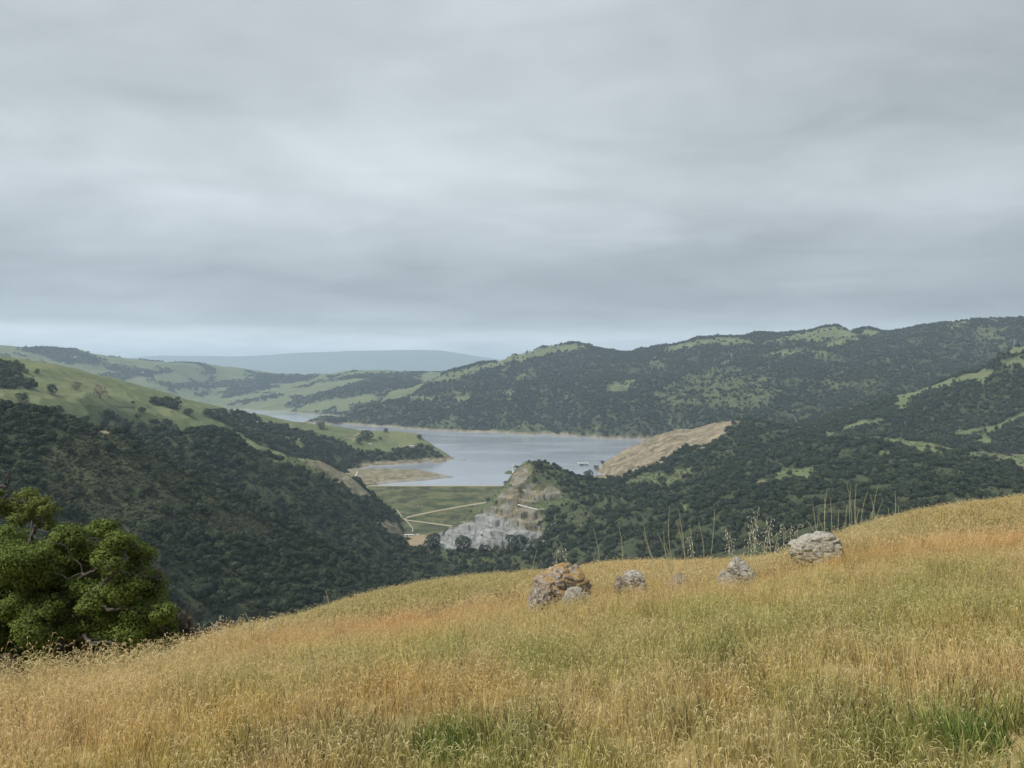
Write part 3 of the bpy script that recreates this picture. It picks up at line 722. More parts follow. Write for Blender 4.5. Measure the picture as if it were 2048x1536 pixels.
def fgz(X, Y):
    X = np.asarray(X, float); Y = np.asarray(Y, float)
    Ys = np.maximum(Y, 2.0)
    px = np.clip(CX + X / Ys * F, -900, 2999.9)
    fu = (px + 900) / 3900 * (len(_upx) - 1); iu = np.clip(fu.astype(int), 0, len(_upx) - 2); fu = fu - iu
    Dq = np.clip(Ys, 2, 149.9); iD = np.clip(np.searchsorted(_D, Dq) - 1, 0, len(_D) - 2); fD = (Dq - _D[iD]) / (_D[iD + 1] - _D[iD])
    z = (_tab[iu, iD] * (1 - fu) + _tab[iu + 1, iD] * fu) * (1 - fD) + (_tab[iu, iD + 1] * (1 - fu) + _tab[iu + 1, iD + 1] * fu) * fD
    w = smooth(2.5, 5.0, Y)
    z = z * w + plane(X, Y) * (1 - w)
    return z + 0.03 * fbm(X / 3.0, Y / 3.0, 71, 3) + 0.015 * fbm(X / 0.7, Y / 0.7, 73, 2)
gy = np.concatenate([np.linspace(-7, 60, 260), np.linspace(61, 140, 40)])
gx = np.linspace(-52, 90, 420)
GX, GY = np.meshgrid(gx, gy)
GZ = fgz(GX, GY)
idx = np.arange(GX.size).reshape(GX.shape)
ff = np.stack([idx[:-1, :-1], idx[:-1, 1:], idx[1:, 1:], idx[1:, :-1]], -1).reshape(-1, 4)
mt, t, b = newmat('dry_grass_ground')
geo = N(t, 'ShaderNodeNewGeometry')
g1 = noise(t, 1.2, 5, 0.65, geo.outputs['Position']); g2 = noise(t, 25.0, 3, 0.6, geo.outputs['Position'])
cc = mixc(t, remap(t, g1, 0.35, 0.65), (0.30, 0.24, 0.10), (0.42, 0.30, 0.13))
cc = mixc(t, remap(t, g2, 0.4, 0.7, 0, 0.6), cc, (0.2, 0.165, 0.07))
L(t, cc, b.inputs['Base Color']); bump(t, b, g2, 0.6, 0.03)
FG_V = np.stack([GX, GY, GZ], -1).reshape(-1, 3)
o = link('foreground_hill', mesh_from('foreground_hill', FG_V, ff, mt, True)); o['kind'] = 'structure'

# ------------------------------------------------------------------ ray tests against the terrain
def all_tris():
    V = [FG_V]; Fq = [ff]; off = len(FG_V)
    for k, l in LAYERS.items():
        if k.startswith('_'): continue
        V.append(l['G'].reshape(-1, 3)); Fq.append(l['f'] + off); off += l['G'].shape[0] * l['G'].shape[1]
    return np.vstack(V), np.vstack(Fq)
_V, _F = all_tris()
BVH = BVHTree.FromPolygons(_V.tolist(), _F.tolist())
EYE = Vector((0, 0, HC))
def visible(p, slack=0.995):
    d = Vector(p) - EYE; dist = d.length; d.normalize()
    hit = BVH.ray_cast(EYE, d, dist * slack)
    return hit[0] is None
def onto(px, py, only=None):
    """the terrain point that the ray through a photo position meets"""
    d = Vector(P(px, py, 1000.0)) - EYE; d.normalize()
    h = BVH.ray_cast(EYE, d, 40000)
    return h[0]
#@@PART2
# ------------------------------------------------------------------ haze over the whole valley
hm = bpy.data.materials.new('haze'); hm.use_nodes = True
ht = hm.node_tree; ht.nodes.clear()
ho = N(ht, 'ShaderNodeOutputMaterial'); hp = N(ht, 'ShaderNodeVolumePrincipled')
hp.inputs['Color'].default_value = (0.66, 0.82, 1.0, 1)
hp.inputs['Density'].default_value = 4.9e-5
hp.inputs['Anisotropy'].default_value = 0.1
L(ht, hp.outputs[0], ho.inputs['Volume'])
hz = MB(); hz.box((0, 19000, 606.5), (64000, 40000, 1467))
o = hz.build('haze', hm); o['kind'] = 'stuff'

# ------------------------------------------------------------------ dam
def face(px, py, off=0.0):
    D = (HC - 10 + 0.4 * 2098) / (0.4 + (py - HY) / F)
    p = P(px, py, D); p[2] += off
    return p
mt, t, b = newmat('dam_grass')
geo = N(t, 'ShaderNodeNewGeometry'); pos = geo.outputs['Position']
mpd = N(t, 'ShaderNodeMapping', inputs={'Scale': (1.0, 2.2, 2.2)}); L(t, pos, mpd.inputs[0])
d1 = noise(t, 0.022, 5, 0.65, mpd.outputs[0]); d2 = noise(t, 0.12, 4, 0.7, mpd.outputs[0])
cc = mixc(t, remap(t, d1, 0.42, 0.58), (0.036, 0.050, 0.026), (0.110, 0.118, 0.055))
cc = mixc(t, remap(t, d2, 0.5, 0.75, 0, 0.5), cc, (0.17, 0.16, 0.085))
L(t, cc, b.inputs['Base Color']); bump(t, b, d2, 0.6, 2.0)
MAT_DAM = mt
dam = thing('dam', 'grassy earth dam holding back the lake between the rock cut and the hillside', 'dam', (-200, 2098, 0))
def dampart(name, v, f, mat, smooth_=True):
    v = np.asarray(v) - np.array([-200, 2098, 0])
    return link(name, mesh_from(name, v, f, mat, smooth_), dam)
xs = np.linspace(-392, 40, 140); ss = np.linspace(0, 1, 70)
XX, SS_ = np.meshgrid(xs, ss)
DD = 2098 - SS_ * 235; ZZ = 10 - SS_ * 94 + 0.7 * fbm(XX / 25, SS_ * 9, 77, 3) * smooth(0, 0.05, SS_)
dv = np.stack([XX, DD, ZZ], -1)
ix = np.arange(XX.size).reshape(XX.shape)
df = np.stack([ix[:-1, :-1], ix[1:, :-1], ix[1:, 1:], ix[:-1, 1:]], -1).reshape(-1, 4)
dampart('embankment', dv.reshape(-1, 3), df, MAT_DAM)
cr = MB(); cr.box((-176 + 200, 9, 9.3), (432, 18, 1.2)); cr.build('crest_road', MAT_ROAD, dam)
uf = [(-392, 2116, 9.0), (40, 2116, 9.0), (40, 2150, -8), (-392, 2150, -8)]
dampart('upstream_face', uf, [(0, 1, 2, 3)], MAT_CONC, False)
def faceroad(name, pts, w):
    v = []; f = []
    n = 40
    pp = np.array(pts, float); tt = np.linspace(0, len(pp) - 1, n)
    for k, q in enumerate(tt):
        p = face(np.interp(q, range(len(pp)), pp[:, 0]), np.interp(q, range(len(pp)), pp[:, 1]))
        up = np.array([0, 0.928, 0.371]) * w / 2
        nrm = np.array([0, -0.371, 0.928])
        ww = 1 + 0.12 * math.sin(k * 1.7) + 0.08 * math.sin(k * 0.63)
        v += [p + up * ww + nrm * 0.4, p + nrm * 2.2 + up * 0.2, p - up * ww + nrm * 0.6]
        if k: a = 3 * k; f += [(a - 3, a - 2, a + 1, a), (a - 2, a - 1, a + 2, a + 1)]
    dampart(name, v, f, MAT_ROAD)
faceroad('access_road', [(973, 1005), (930, 1012), (880, 1021), (840, 1029), (815, 1035), (808, 1040)], 6.5)
faceroad('access_road', [(806, 1037), (815, 1041), (840, 1044), (870, 1048), (900, 1052), (920, 1055)], 5)
pad_m = plain('orange_dirt', (0.27, 0.21, 0.135), 0.95, 0.3, 0.05)
pv = []
PA, PB = [(785, 1898), (880, 1898)], [(785, 1790), (880, 1790)]
gr = [[P(px, HY + (HC + 76.5) / D * F, D) for px in np.linspace(785, 885, 24)] for D in np.linspace(1760, 1900, 16)]
gr = np.array(gr); gr[..., 2] += 0.5 * fbm(gr[..., 0] / 12, gr[..., 1] / 12, 81, 3)
ixp = np.arange(24 * 16).reshape(16, 24)
o = link('construction_yard', mesh_from('construction_yard', gr.reshape(-1, 3), np.stack([ixp[:-1, :-1], ixp[:-1, 1:], ixp[1:, 1:], ixp[1:, :-1]], -1).reshape(-1, 4), pad_m)); o['kind'] = 'structure'

# dam, yard, lake join the terrain for the ray tests
def _extend(v, f):
    global _V, _F, BVH
    _F = np.vstack([_F, np.asarray(f) + len(_V)]); _V = np.vstack([_V, np.asarray(v).reshape(-1, 3)])
_extend(dv, df); _extend(gr, np.stack([ixp[:-1, :-1], ixp[:-1, 1:], ixp[1:, 1:], ixp[1:, :-1]], -1).reshape(-1, 4)); _extend(wv, [(0, 1, 2, 3)]); _extend(vf, [(0, 1, 2, 3)])
BVH = BVHTree.FromPolygons(_V.tolist(), _F.tolist())
def draped(name, pts, w, mat, n=24, lift=0.6, kind='structure'):
    pp = np.array(pts, float); v = []; f = []
    C_ = []
    for q in np.linspace(0, len(pp) - 1, n):
        h = onto(np.interp(q, range(len(pp)), pp[:, 0]), np.interp(q, range(len(pp)), pp[:, 1]))
        C_.append(np.array(h))
    C_ = np.array(C_); C_[:, 1] = np.convolve(np.pad(C_[:, 1], 2, mode='edge'), np.ones(5) / 5, 'valid'); C_[:, 0] = (np.interp(np.linspace(0, len(pp) - 1, n), range(len(pp)), pp[:, 0]) - CX) / F * C_[:, 1]
    C_[:, 2] = [HC - (np.interp(q, range(len(pp)), pp[:, 1]) - HY) / F * c_[1] for q, c_ in zip(np.linspace(0, len(pp) - 1, n), C_)]
    for k in range(n):
        tdir = C_[min(k + 1, n - 1)] - C_[max(k - 1, 0)]; tdir[2] = 0; tdir /= np.linalg.norm(tdir) + 1e-9
        s_ = np.array([tdir[1], -tdir[0], 0]) * w / 2
        for e, dz in ((-1, -3.0), (-1, lift), (1, lift), (1, -3.0)):
            v.append(C_[k] + s_ * e + np.array([0, 0, dz]))
        if k:
            a = 4 * k
            for j in range(3): f.append((a - 4 + j, a - 3 + j, a + 1 + j, a + j))
    o = link(name, mesh_from(name, v, f, mat, False))
    if kind: o['kind'] = kind
    return o
draped('road', [(793, 1019), (806, 1036), (817, 1046), (826, 1058), (824, 1066)], 1.6, MAT_CONC)
draped('road', [(709, 957), (712, 950), (715, 943)], 4, MAT_CONC)
draped('road', [(716, 957), (726, 967), (735, 977)], 3.5, MAT_CONC)
draped('road', [(1926, 904.5), (1960, 905.5), (2000, 907), (2050, 909.5)], 9, MAT_ROAD)
draped('path', [(680, 880), (698, 877), (712, 871), (717, 866)], 6, MAT_ROAD)
draped('path', [(128, 805), (150, 808), (200, 810), (260, 812), (300, 812)], 2.5, MAT_ROAD)

# concrete apron beside the rock cut
q4 = [(1092, 1060), (1106, 1062), (1111, 1042), (1107, 1044)]
av = []
for i in range(7):
    for j in range(5):
        u, v_ = j / 4, i / 6
        px = (q4[0][0] * (1 - u) + q4[1][0] * u) * (1 - v_) + (q4[3][0] * (1 - u) + q4[2][0] * u) * v_
        py = (q4[0][1] * (1 - u) + q4[1][1] * u) * (1 - v_) + (q4[3][1] * (1 - u) + q4[2][1] * u) * v_
        av.append(np.array(onto(px, py)) + np.array([0, -1.0, 0.8]))
ia = np.arange(35).reshape(7, 5)
o = link('concrete_apron', mesh_from('concrete_apron', av, np.stack([ia[:-1, :-1], ia[:-1, 1:], ia[1:, 1:], ia[1:, :-1]], -1).reshape(-1, 4), MAT_CONC)); o['kind'] = 'structure'

# intake tower in the lake
T0 = P(1028, 947, 2440); T0[2] = 0
tw = thing('intake_tower', 'pale round intake tower with open columns and conical roof standing in the lake', 'tower', tuple(T0))
def lathe(prof, n=20):
    m_ = MB()
    vs_ = [(r * math.cos(2 * math.pi * k / n), r * math.sin(2 * math.pi * k / n), z) for r, z in prof for k in range(n)]
    fs = [(i * n + k, i * n + (k + 1) % n, (i + 1) * n + (k + 1) % n, (i + 1) * n + k) for i in range(len(prof) - 1) for k in range(n)]
    m_.add(vs_, fs); return m_
lathe([(5.6, -6), (5.6, 11), (6.4, 11.2), (6.4, 12.2), (0.1, 12.3)]).build('base', MAT_WHITE, tw)
lathe([(3.0, 12.2), (3.0, 25)]).build('shaft', MAT_DARK, tw)
for k in range(8):
    a = 2 * math.pi * (k + 0.5) / 8
    c_ = MB(); c_.box((5.0 * math.cos(a), 5.0 * math.sin(a), 18.6), (1.5, 1.5, 12.8), a); c_.build('column', MAT_WHITE, tw)
lathe([(0.1, 25), (6.3, 25), (6.3, 27.2), (5.6, 27.4)]).build('cornice', MAT_WHITE, tw)
lathe([(6.6, 27.3), (3.2, 30.4), (1.0, 31.6), (0.8, 33.2), (0.05, 34)]).build('roof', MAT_GREYROOF, tw)
# islet beside it
iv = []; nI = 26
for i in range(nI):
    for j in range(nI):
        u, v_ = i / (nI - 1) * 2 - 1, j / (nI - 1) * 2 - 1
        r_ = math.hypot(u, v_)
        iv.append((T0[0] - 17 + u * 17, T0[1] + 12 + v_ * 22, 8.5 * max(-0.3, (1 - r_ ** 1.4)) * (0.9 + 0.15 * math.sin(u * 9 + v_ * 5)) + 2.0 * u))
ii = np.arange(nI * nI).reshape(nI, nI)
o = link('islet', mesh_from('islet', iv, np.stack([ii[:-1, :-1], ii[1:, :-1], ii[1:, 1:], ii[:-1, 1:]], -1).reshape(-1, 4), MAT_HILL, True, {'cover': ('FLOAT_COLOR', [[.7, .1, 0, 1]] * (nI * nI))})); o['kind'] = 'structure'

# boathouse by the far shore
B0 = P(1166, 936, 2640); B0[2] = 1.0
bh = thing('boathouse', 'long low white roofed boathouse at the foot of the bare slope', 'boathouse', tuple(B0))
m_ = MB(); m_.box((0, 0, 8.2), (38, 12, 1.4)); m_.build('roof', MAT_WHITE, bh)
m_ = MB(); m_.box((2, 0, 4.0), (30, 9, 7)); m_.build('wall', MAT_GREYROOF, bh)
m_ = MB(); m_.box((-4, -4.6, 3.2), (5, 0.3, 5)); m_.build('door', MAT_DARK, bh)
m_ = MB(); m_.tube([(9, 0, 0.5), (9, 0, 24)], [0.45, 0.3], 6); m_.build('mast', MAT_STEEL, bh)

def house(name, label, cat, loc, w, d, h, rz, mat, pitch=0.3, group=None):
    r_ = thing(name, label, cat, loc, rz, group)
    m_ = MB(); m_.box((0, 0, h / 2 - 0.5), (w, d, h + 1)); m_.build('wall', mat, r_)
    m_ = MB(); o_ = 0.06 * w; rh = pitch * d
    m_.add([(-w / 2 - o_, -d / 2 - o_, h), (w / 2 + o_, -d / 2 - o_, h), (w / 2 + o_, d / 2 + o_, h), (-w / 2 - o_, d / 2 + o_, h), (-w / 2 - o_, 0, h + rh), (w / 2 + o_, 0, h + rh)],
           [(0, 1, 5, 4), (2, 3, 4, 5), (0, 4, 3), (1, 2, 5), (3, 2, 1, 0)])
    m_.build('roof', MAT_WHITE if mat is MAT_WHITE else MAT_GREYROOF, r_)
    m_ = MB(); m_.box((-w * 0.2, -d / 2 - 0.05, h * 0.4), (w * 0.16, 0.2, h * 0.75)); m_.build('door', MAT_DARK, r_)
    for k in (0.12, 0.34):
        m_ = MB(); m_.box((w * k, -d / 2 - 0.05, h * 0.55), (w * 0.12, 0.2, h * 0.35)); m_.build('window', MAT_DARK, r_)
    return r_
def pt(px, py, dz=0.0):
    h = onto(px, py); return (h.x, h.y, h.z + dz)
house('site_office', 'longest white site cabin at the foot of the dam', 'cabin', tuple(P(818, 1074, 1868)[:2]) + (-76.5,), 22, 5, 3.2, 0.05, MAT_WHITE, 0.15, 'white cabins in the construction yard')
house('site_office', 'white site cabin at the left end of the construction yard below the dam', 'cabin', tuple(P(808, 1078, 1850)[:2]) + (-76.5,), 9, 4, 3.2, 0.4, MAT_WHITE, 0.15, 'white cabins in the construction yard')
house('site_office', 'small white cabin beside the orange dirt at the dam foot', 'cabin', tuple(P(836, 1074, 1872)[:2]) + (-76.5,), 6, 4, 3.2, -0.1, MAT_WHITE, 0.15, 'white cabins in the construction yard')
house('shed', 'pale flat shed among the trees on the peninsula', 'shed', pt(822, 894), 24, 9, 4, 0.1, MAT_WHITE, 0.12)
house('shed', 'tiny pale hut half hidden by oaks on the peninsula', 'shed', pt(741, 889), 10, 7, 3.5, -0.1, MAT_WHITE, 0.12)
house('house', 'white house below the conifers on the far left ridge', 'house', pt(150, 716), 22, 12, 7, 0.1, MAT_WHITE)
house('house', 'pale house beside dark trees on the far hazy hillside', 'house', pt(284, 746), 24, 12, 7, -0.1, MAT_WHITE)
for lab, px, py, rr in (('larger white water tank on the green hillside', 514, 846, 3.4), ('smaller white water tank right of the larger one', 525, 847, 2.4)):
    w_ = thing('water_tank', lab, 'tank', pt(px, py, -0.5), 0, 'water tanks on the hillside')
    lathe([(rr, -1), (rr, rr * 1.5)], 16).build('tank_wall', MAT_WHITE, w_)
    lathe([(rr * 1.05, rr * 1.5), (0.05, rr * 1.9)], 16).build('roof', MAT_WHITE, w_)
mk = thing('marker_post', 'white marker post on the tan slope above the dam end', 'post', pt(688, 961))
m_ = MB(); m_.box((0, 0, 3), (1.6, 1.6, 7)); m_.build('post', MAT_WHITE, mk)
m_ = MB(); m_.box((0, -0.9, 5.6), (3.6, 0.4, 3.0)); m_.build('board', MAT_WHITE, mk)
for lab, px, py in (('small white marker on the upper dam face', 836, 1013), ('small white marker near the right end of the dam face', 950, 1013)):
    q_ = face(px, py)
    mk = thing('marker_post', lab, 'post', tuple(q_), 0, 'white markers on the dam face')
    m_ = MB(); m_.box((0, 0, 1.2), (0.8, 0.8, 4)); m_.build('post', MAT_WHITE, mk)
    m_ = MB(); m_.box((0, -0.5, 2.6), (2.2, 0.3, 1.8)); m_.build('board', MAT_WHITE, mk)
# white pipe on the knoll
pl_ = thing('pipeline', 'white pipe laid down the grassy bench above the grey rock cut', 'pipe', pt(1055, 1015))
o0 = np.array(pl_.location)
def pipe(pts, r_):
    m_ = MB(); m_.tube([np.array(pt(*p, 1.5)) - o0 for p in pts], r_, 8); m_.build('pipe_section', MAT_WHITE, pl_)
    for p in pts[::2]:
        q_ = np.array(pt(*p)) - o0
        m_ = MB(); m_.box((q_[0], q_[1], q_[2]), (1.0, 2.6, 4.0)); m_.build('support', MAT_CONC, pl_)
pipe([(1036, 1010.5), (1046, 1013.5), (1056, 1016)], 1.3)
pipe([(1057, 1016.3), (1066, 1018.5), (1075, 1020.5)], 1.6)
pipe([(1076, 1020.2), (1082, 1019.5), (1088, 1019.2)], 0.8)

def pylon(label, px, py, hgt, D):
    q_ = P(px, py, D) if D else pt(px, py)
    t_ = thing('pylon', label, 'pylon', tuple(q_), 0, 'power pylons on the hills')
    m_ = MB(); w0, w1 = hgt * 0.11, hgt * 0.025
    for sx, sy in ((-1, -1), (1, -1), (1, 1), (-1, 1)):
        m_.tube([(sx * w0, sy * w0, -2), (sx * w1, sy * w1, hgt)], 0.35, 4)
    for k in range(7):
        z0, z1 = hgt * k / 7, hgt * (k + 1) / 7
        a0, a1 = w0 + (w1 - w0) * k / 7, w0 + (w1 - w0) * (k + 1) / 7
        for sy in (-1, 1):
            m_.tube([(-a0, sy * a0, z0), (a1, sy * a1, z1)], 0.22, 3); m_.tube([(a0, sy * a0, z0), (-a1, sy * a1, z1)], 0.22, 3)
    m_.build('lattice', MAT_STEEL, t_)
    for z_ in (0.72, 0.84, 0.96):
        m_ = MB(); m_.tube([(-hgt * 0.16, 0, hgt * z_), (hgt * 0.16, 0, hgt * z_)], 0.4, 4); m_.build('cross_arm', MAT_STEEL, t_)
pylon('lattice power pylon above the grassy spur at the right', 2029, 700, 55, 3900)
pylon('lattice power pylon on the wooded far ridge below its grassy crest', 1463, 722, 50, 0)
pylon('lattice power pylon beside the small grass clearing on the far ridge', 1592, 708, 45, 0)
#@@PART3
# ------------------------------------------------------------------ tree shapes
def crown_geo(r_, nq, qs, nl=9, flat=0.72, tall=0.0):
    """leaf-clump faces spread through the lobes of a crown one unit wide, base of the crown near z = 0.15"""
    lob = []
    for k in range(nl):
        a = r_.uniform(0, 2 * np.pi); rr = 0.30 * math.sqrt(r_.uniform(0, 1))
        z = r_.uniform(0.26, 0.58 + tall) - 0.35 * max(0, rr - 0.12)
        rad = r_.uniform(0.17, 0.26) * (1 - 0.3 * (z - 0.3))
        lob.append((rr * math.cos(a), rr * math.sin(a), z, rad))
    lob = np.array(lob)
    w = lob[:, 3] ** 2; w /= w.sum()
    V, Fq = [], []
    ks = r_.choice(nl, nq * 2, p=w)
    d = r_.normal(size=(nq * 2, 3)); d[:, 2] += 0.35; d /= np.linalg.norm(d, axis=1)[:, None]
    rad = lob[ks, 3] * (1 - 0.35 * r_.uniform(0, 1, nq * 2) ** 2)
    c = lob[ks, :3] + d * rad[:, None] * np.array([1, 1, flat + 0.1])
    inside = np.zeros(len(c), bool)
    for k in range(nl):
        inside |= (np.linalg.norm((c - lob[k, :3]) / np.array([1, 1, flat + 0.1]), axis=1) < lob[k, 3] * 0.72) & (ks != k)
    sel = np.where(~inside)[0][:nq]
    c, d = c[sel], d[sel]
    n = d + r_.normal(size=d.shape) * 0.4; n /= np.linalg.norm(n, axis=1)[:, None]
    a = np.cross(n, r_.normal(size=n.shape)); a /= np.linalg.norm(a, axis=1)[:, None]
    b_ = np.cross(n, a)
    sz = qs * r_.uniform(0.55, 1.25, len(c))[:, None]
    q = np.stack([c - a * sz, c - b_ * sz * 0.75 + n * sz * 0.2, c + a * sz * 0.9, c + b_ * sz * 0.8 - n * sz * 0.15], 1)
    V = q.reshape(-1, 3); Fq = np.arange(len(V)).reshape(-1, 4)
    ctr = np.array([0, 0, 0.38])
    nn = d * 0.75 + n * 0.35 + (c - ctr) / (np.linalg.norm(c - ctr, axis=1)[:, None] + 1e-6) * 0.5
    nn /= np.linalg.norm(nn, axis=1)[:, None]
    crown_geo.normals = np.repeat(nn, 4, axis=0)
    return V, Fq
def set_normals(me, extra=0):
    nv = crown_geo.normals
    if extra: nv = np.vstack([nv, np.zeros((extra, 3))])
    me.polygons.foreach_set('use_smooth', np.full(len(me.polygons), True, bool))
    me.normals_split_custom_set_from_vertices(nv.tolist())
    return me
def trunk_geo(r_, top=0.5, rad=0.035):
    m_ = MB()
    p1 = (r_.uniform(-.04, .04), r_.uniform(-.04, .04), 0.22)
    m_.tube([(0, 0, -0.15), (0.0, 0, 0.05), p1], [rad * 1.5, rad * 1.1, rad], 5)
    for k in range(3):
        a = r_.uniform(0, 6.28)
        m_.tube([p1, (p1[0] + 0.12 * math.cos(a), p1[1] + 0.12 * math.sin(a), 0.36), (0.27 * math.cos(a), 0.27 * math.sin(a), top)], [rad * .75, rad * .5, rad * .2], 4)
    return np.array(m_.v), m_.f
def tree_mesh(name, seed, nq, qs, leaf, nl=9, flat=0.72, tall=0.0, trunk=True):
    r_ = np.random.default_rng(seed)
    V, Fq = crown_geo(r_, nq, qs, nl, flat, tall)
    if not trunk: return set_normals(mesh_from(name, V, Fq, leaf, True))
    tv, tf = trunk_geo(r_)
    me = bpy.data.meshes.new(name)
    me.from_pydata(V.tolist() + tv.tolist(), [], [tuple(q) for q in Fq] + [tuple(i + len(V) for i in q) for q in tf])
    me.materials.append(leaf); me.materials.append(MAT_FBARK)
    mi = np.zeros(len(me.polygons), np.int32); mi[len(Fq):] = 1
    me.polygons.foreach_set('material_index', mi); me.update()
    return set_normals(me, len(tv))
NEAR = [tree_mesh('oak', 100 + k, 800, 0.040, MAT_LEAF, 9 + k % 4, 0.7, 0.05 * (k % 3)) for k in range(7)]
MIDT = [tree_mesh('oak_mid', 200 + k, 380, 0.060, MAT_LEAF, 8 + k % 4, 0.72, 0.05 * (k % 3)) for k in range(7)]
FART = [tree_mesh('oak_far', 300 + k, 110, 0.115, MAT_LEAF, 6, 0.75, 0.05 * (k % 2), trunk=False) for k in range(5)]
SHRUB = [tree_mesh('shrub', 400 + k, 130, 0.10, MAT_BRUSH, 5, 0.7, 0, trunk=False) for k in range(5)]
LONE = []
for k in range(5):
    r_ = np.random.default_rng(500 + k)
    V, Fq = crown_geo(r_, 800, 0.038, 10, 0.7, 0.04 * (k % 3))
    tv, tf = trunk_geo(r_, 0.5, 0.03)
    tm = bpy.data.meshes.new('trunk'); tm.from_pydata(tv.tolist(), [], tf); tm.materials.append(MAT_FBARK)
    LONE.append((set_normals(mesh_from('crown', V, Fq, MAT_LEAF, True)), tm))
_r = np.random.default_rng(77)
_V2, _F2 = crown_geo(_r, 500, 0.035, 8, 0.8, 0.15)
BARE_CROWN = mesh_from('crown', _V2, _F2, MAT_BROWN, False)

# ------------------------------------------------------------------ scattering on the terrain
def scatter(lname, dens, wmin, wmax, chan, kmax=0.25, seed=1, pxr=(-120, 2170)):
    l = LAYERS[lname]; G = l['G']; r_ = np.random.default_rng(seed)
    A, B_, C_, D_ = G[:-1, :-1], G[:-1, 1:], G[1:, 1:], G[1:, :-1]
    area = 0.5 * np.abs((C_[..., 0] - A[..., 0]) * (D_[..., 1] - B_[..., 1]) - (C_[..., 1] - A[..., 1]) * (D_[..., 0] - B_[..., 0]))
    p = chan(l)[:-1, :-1]
    ok = (l['PX'][:-1, :-1] > pxr[0]) & (l['PX'][:-1, :-1] < pxr[1]) & (l['kk'][:-1, None] < l['K'] - 1 + kmax) & (G[:-1, :-1, 2] > 2 if lname in ('far_ridge', 'far_hills', 'grassy_hillside', 'sandy_spit') else G[:-1, :-1, 2] > -124)
    lam = area * dens * p * ok
    n = r_.poisson(np.minimum(lam, 60))
    i, j = np.nonzero(n); rep = n[i, j]
    i = np.repeat(i, rep); j = np.repeat(j, rep)
    u = r_.uniform(0, 1, len(i))[:, None]; v = r_.uniform(0, 1, len(i))[:, None]
    pos_ = (A[i, j] * (1 - u) + B_[i, j] * u) * (1 - v) + (D_[i, j] * (1 - u) + C_[i, j] * u) * v
    w = r_.uniform(0, 1, len(i)) ** 2.1 * (wmax * 1.12 - wmin * 0.75) + wmin * 0.75
    return pos_, w
def wood(l):
    cv = l['cv']; return np.clip((cv[..., 0] - 0.3) / 0.5, 0.0 if l is LAYERS['grassy_hillside'] or l is LAYERS['far_hills'] else 0.03, 1) * (1 - np.clip(cv[..., 1] * 1.5, 0, 1)) * (1 - cv[..., 2])
def clumpy(l, wl=60, s=95):
    G = l['G']; n = fbm(G[..., 0] / wl, G[..., 1] / wl, s, 3)
    return wood(l) * np.clip(0.62 + 1.1 * n, 0.12, 1.2)
near_p, near_w, near_l = [], [], []
for ln, dn, a, b_, sd in (('shrubby_spur', 1 / 40, 6, 15, 11), ('wooded_slope', 1 / 36, 6, 17, 12), ('wooded_ridge', 1 / 38, 6, 18, 13), ('grassy_hillside', 1 / 90, 8, 19, 14), ('rocky_knoll', 1 / 50, 5, 13, 15)):
    p_, w_ = scatter(ln, dn, a, b_, clumpy if ln in ('wooded_ridge', 'wooded_slope') else wood, seed=sd)
    near_p.append(p_); near_w.append(w_); near_l += [ln] * len(p_)
near_p = np.vstack(near_p); near_w = np.concatenate(near_w); near_l = np.array(near_l)
# thin out the open brush slope
_px = CX + near_p[:, 0] / near_p[:, 1] * F; _py = HY + (HC - near_p[:, 2]) / near_p[:, 1] * F
kill = pip(_px, _py, SS_brush) & (near_l == 'shrubby_spur') & (rng.uniform(0, 1, len(_px)) < 0.82)
kill |= pip(_px, _py, WR_thin) & (near_l == 'wooded_ridge') & (rng.uniform(0, 1, len(_px)) < 0.45)
kill |= (near_l == 'rocky_knoll') & ~pip(_px, _py, [[(1062, 915), (1240, 915), (1320, 1000), (1200, 1000), (1150, 985), (1125, 985), (1110, 965), (1066, 945)], [(1150, 990), (1320, 1000), (1320, 1120), (1110, 1120), (1105, 1070), (1140, 1030)], [(780, 1094), (1150, 1094), (1150, 1140), (780, 1140)]]) & (rng.uniform(0, 1, len(_px)) < 0.93)
_keep = ~kill
near_p, near_w, near_l, _px, _py = near_p[_keep], near_w[_keep], near_l[_keep], _px[_keep], _py[_keep]

far_p, far_w = [], []
for ln, dn, a, b_, sd in (('far_ridge', 1 / 95, 7, 24, 21), ('far_hills', 1 / 150, 10, 20, 22), ('wooded_spur', 1 / 45, 7, 19, 23)):
    p_, w_ = scatter(ln, dn, a, b_, wood, seed=sd)
    far_p.append(p_); far_w.append(w_)
far_p = np.vstack(far_p); far_w = np.concatenate(far_w)

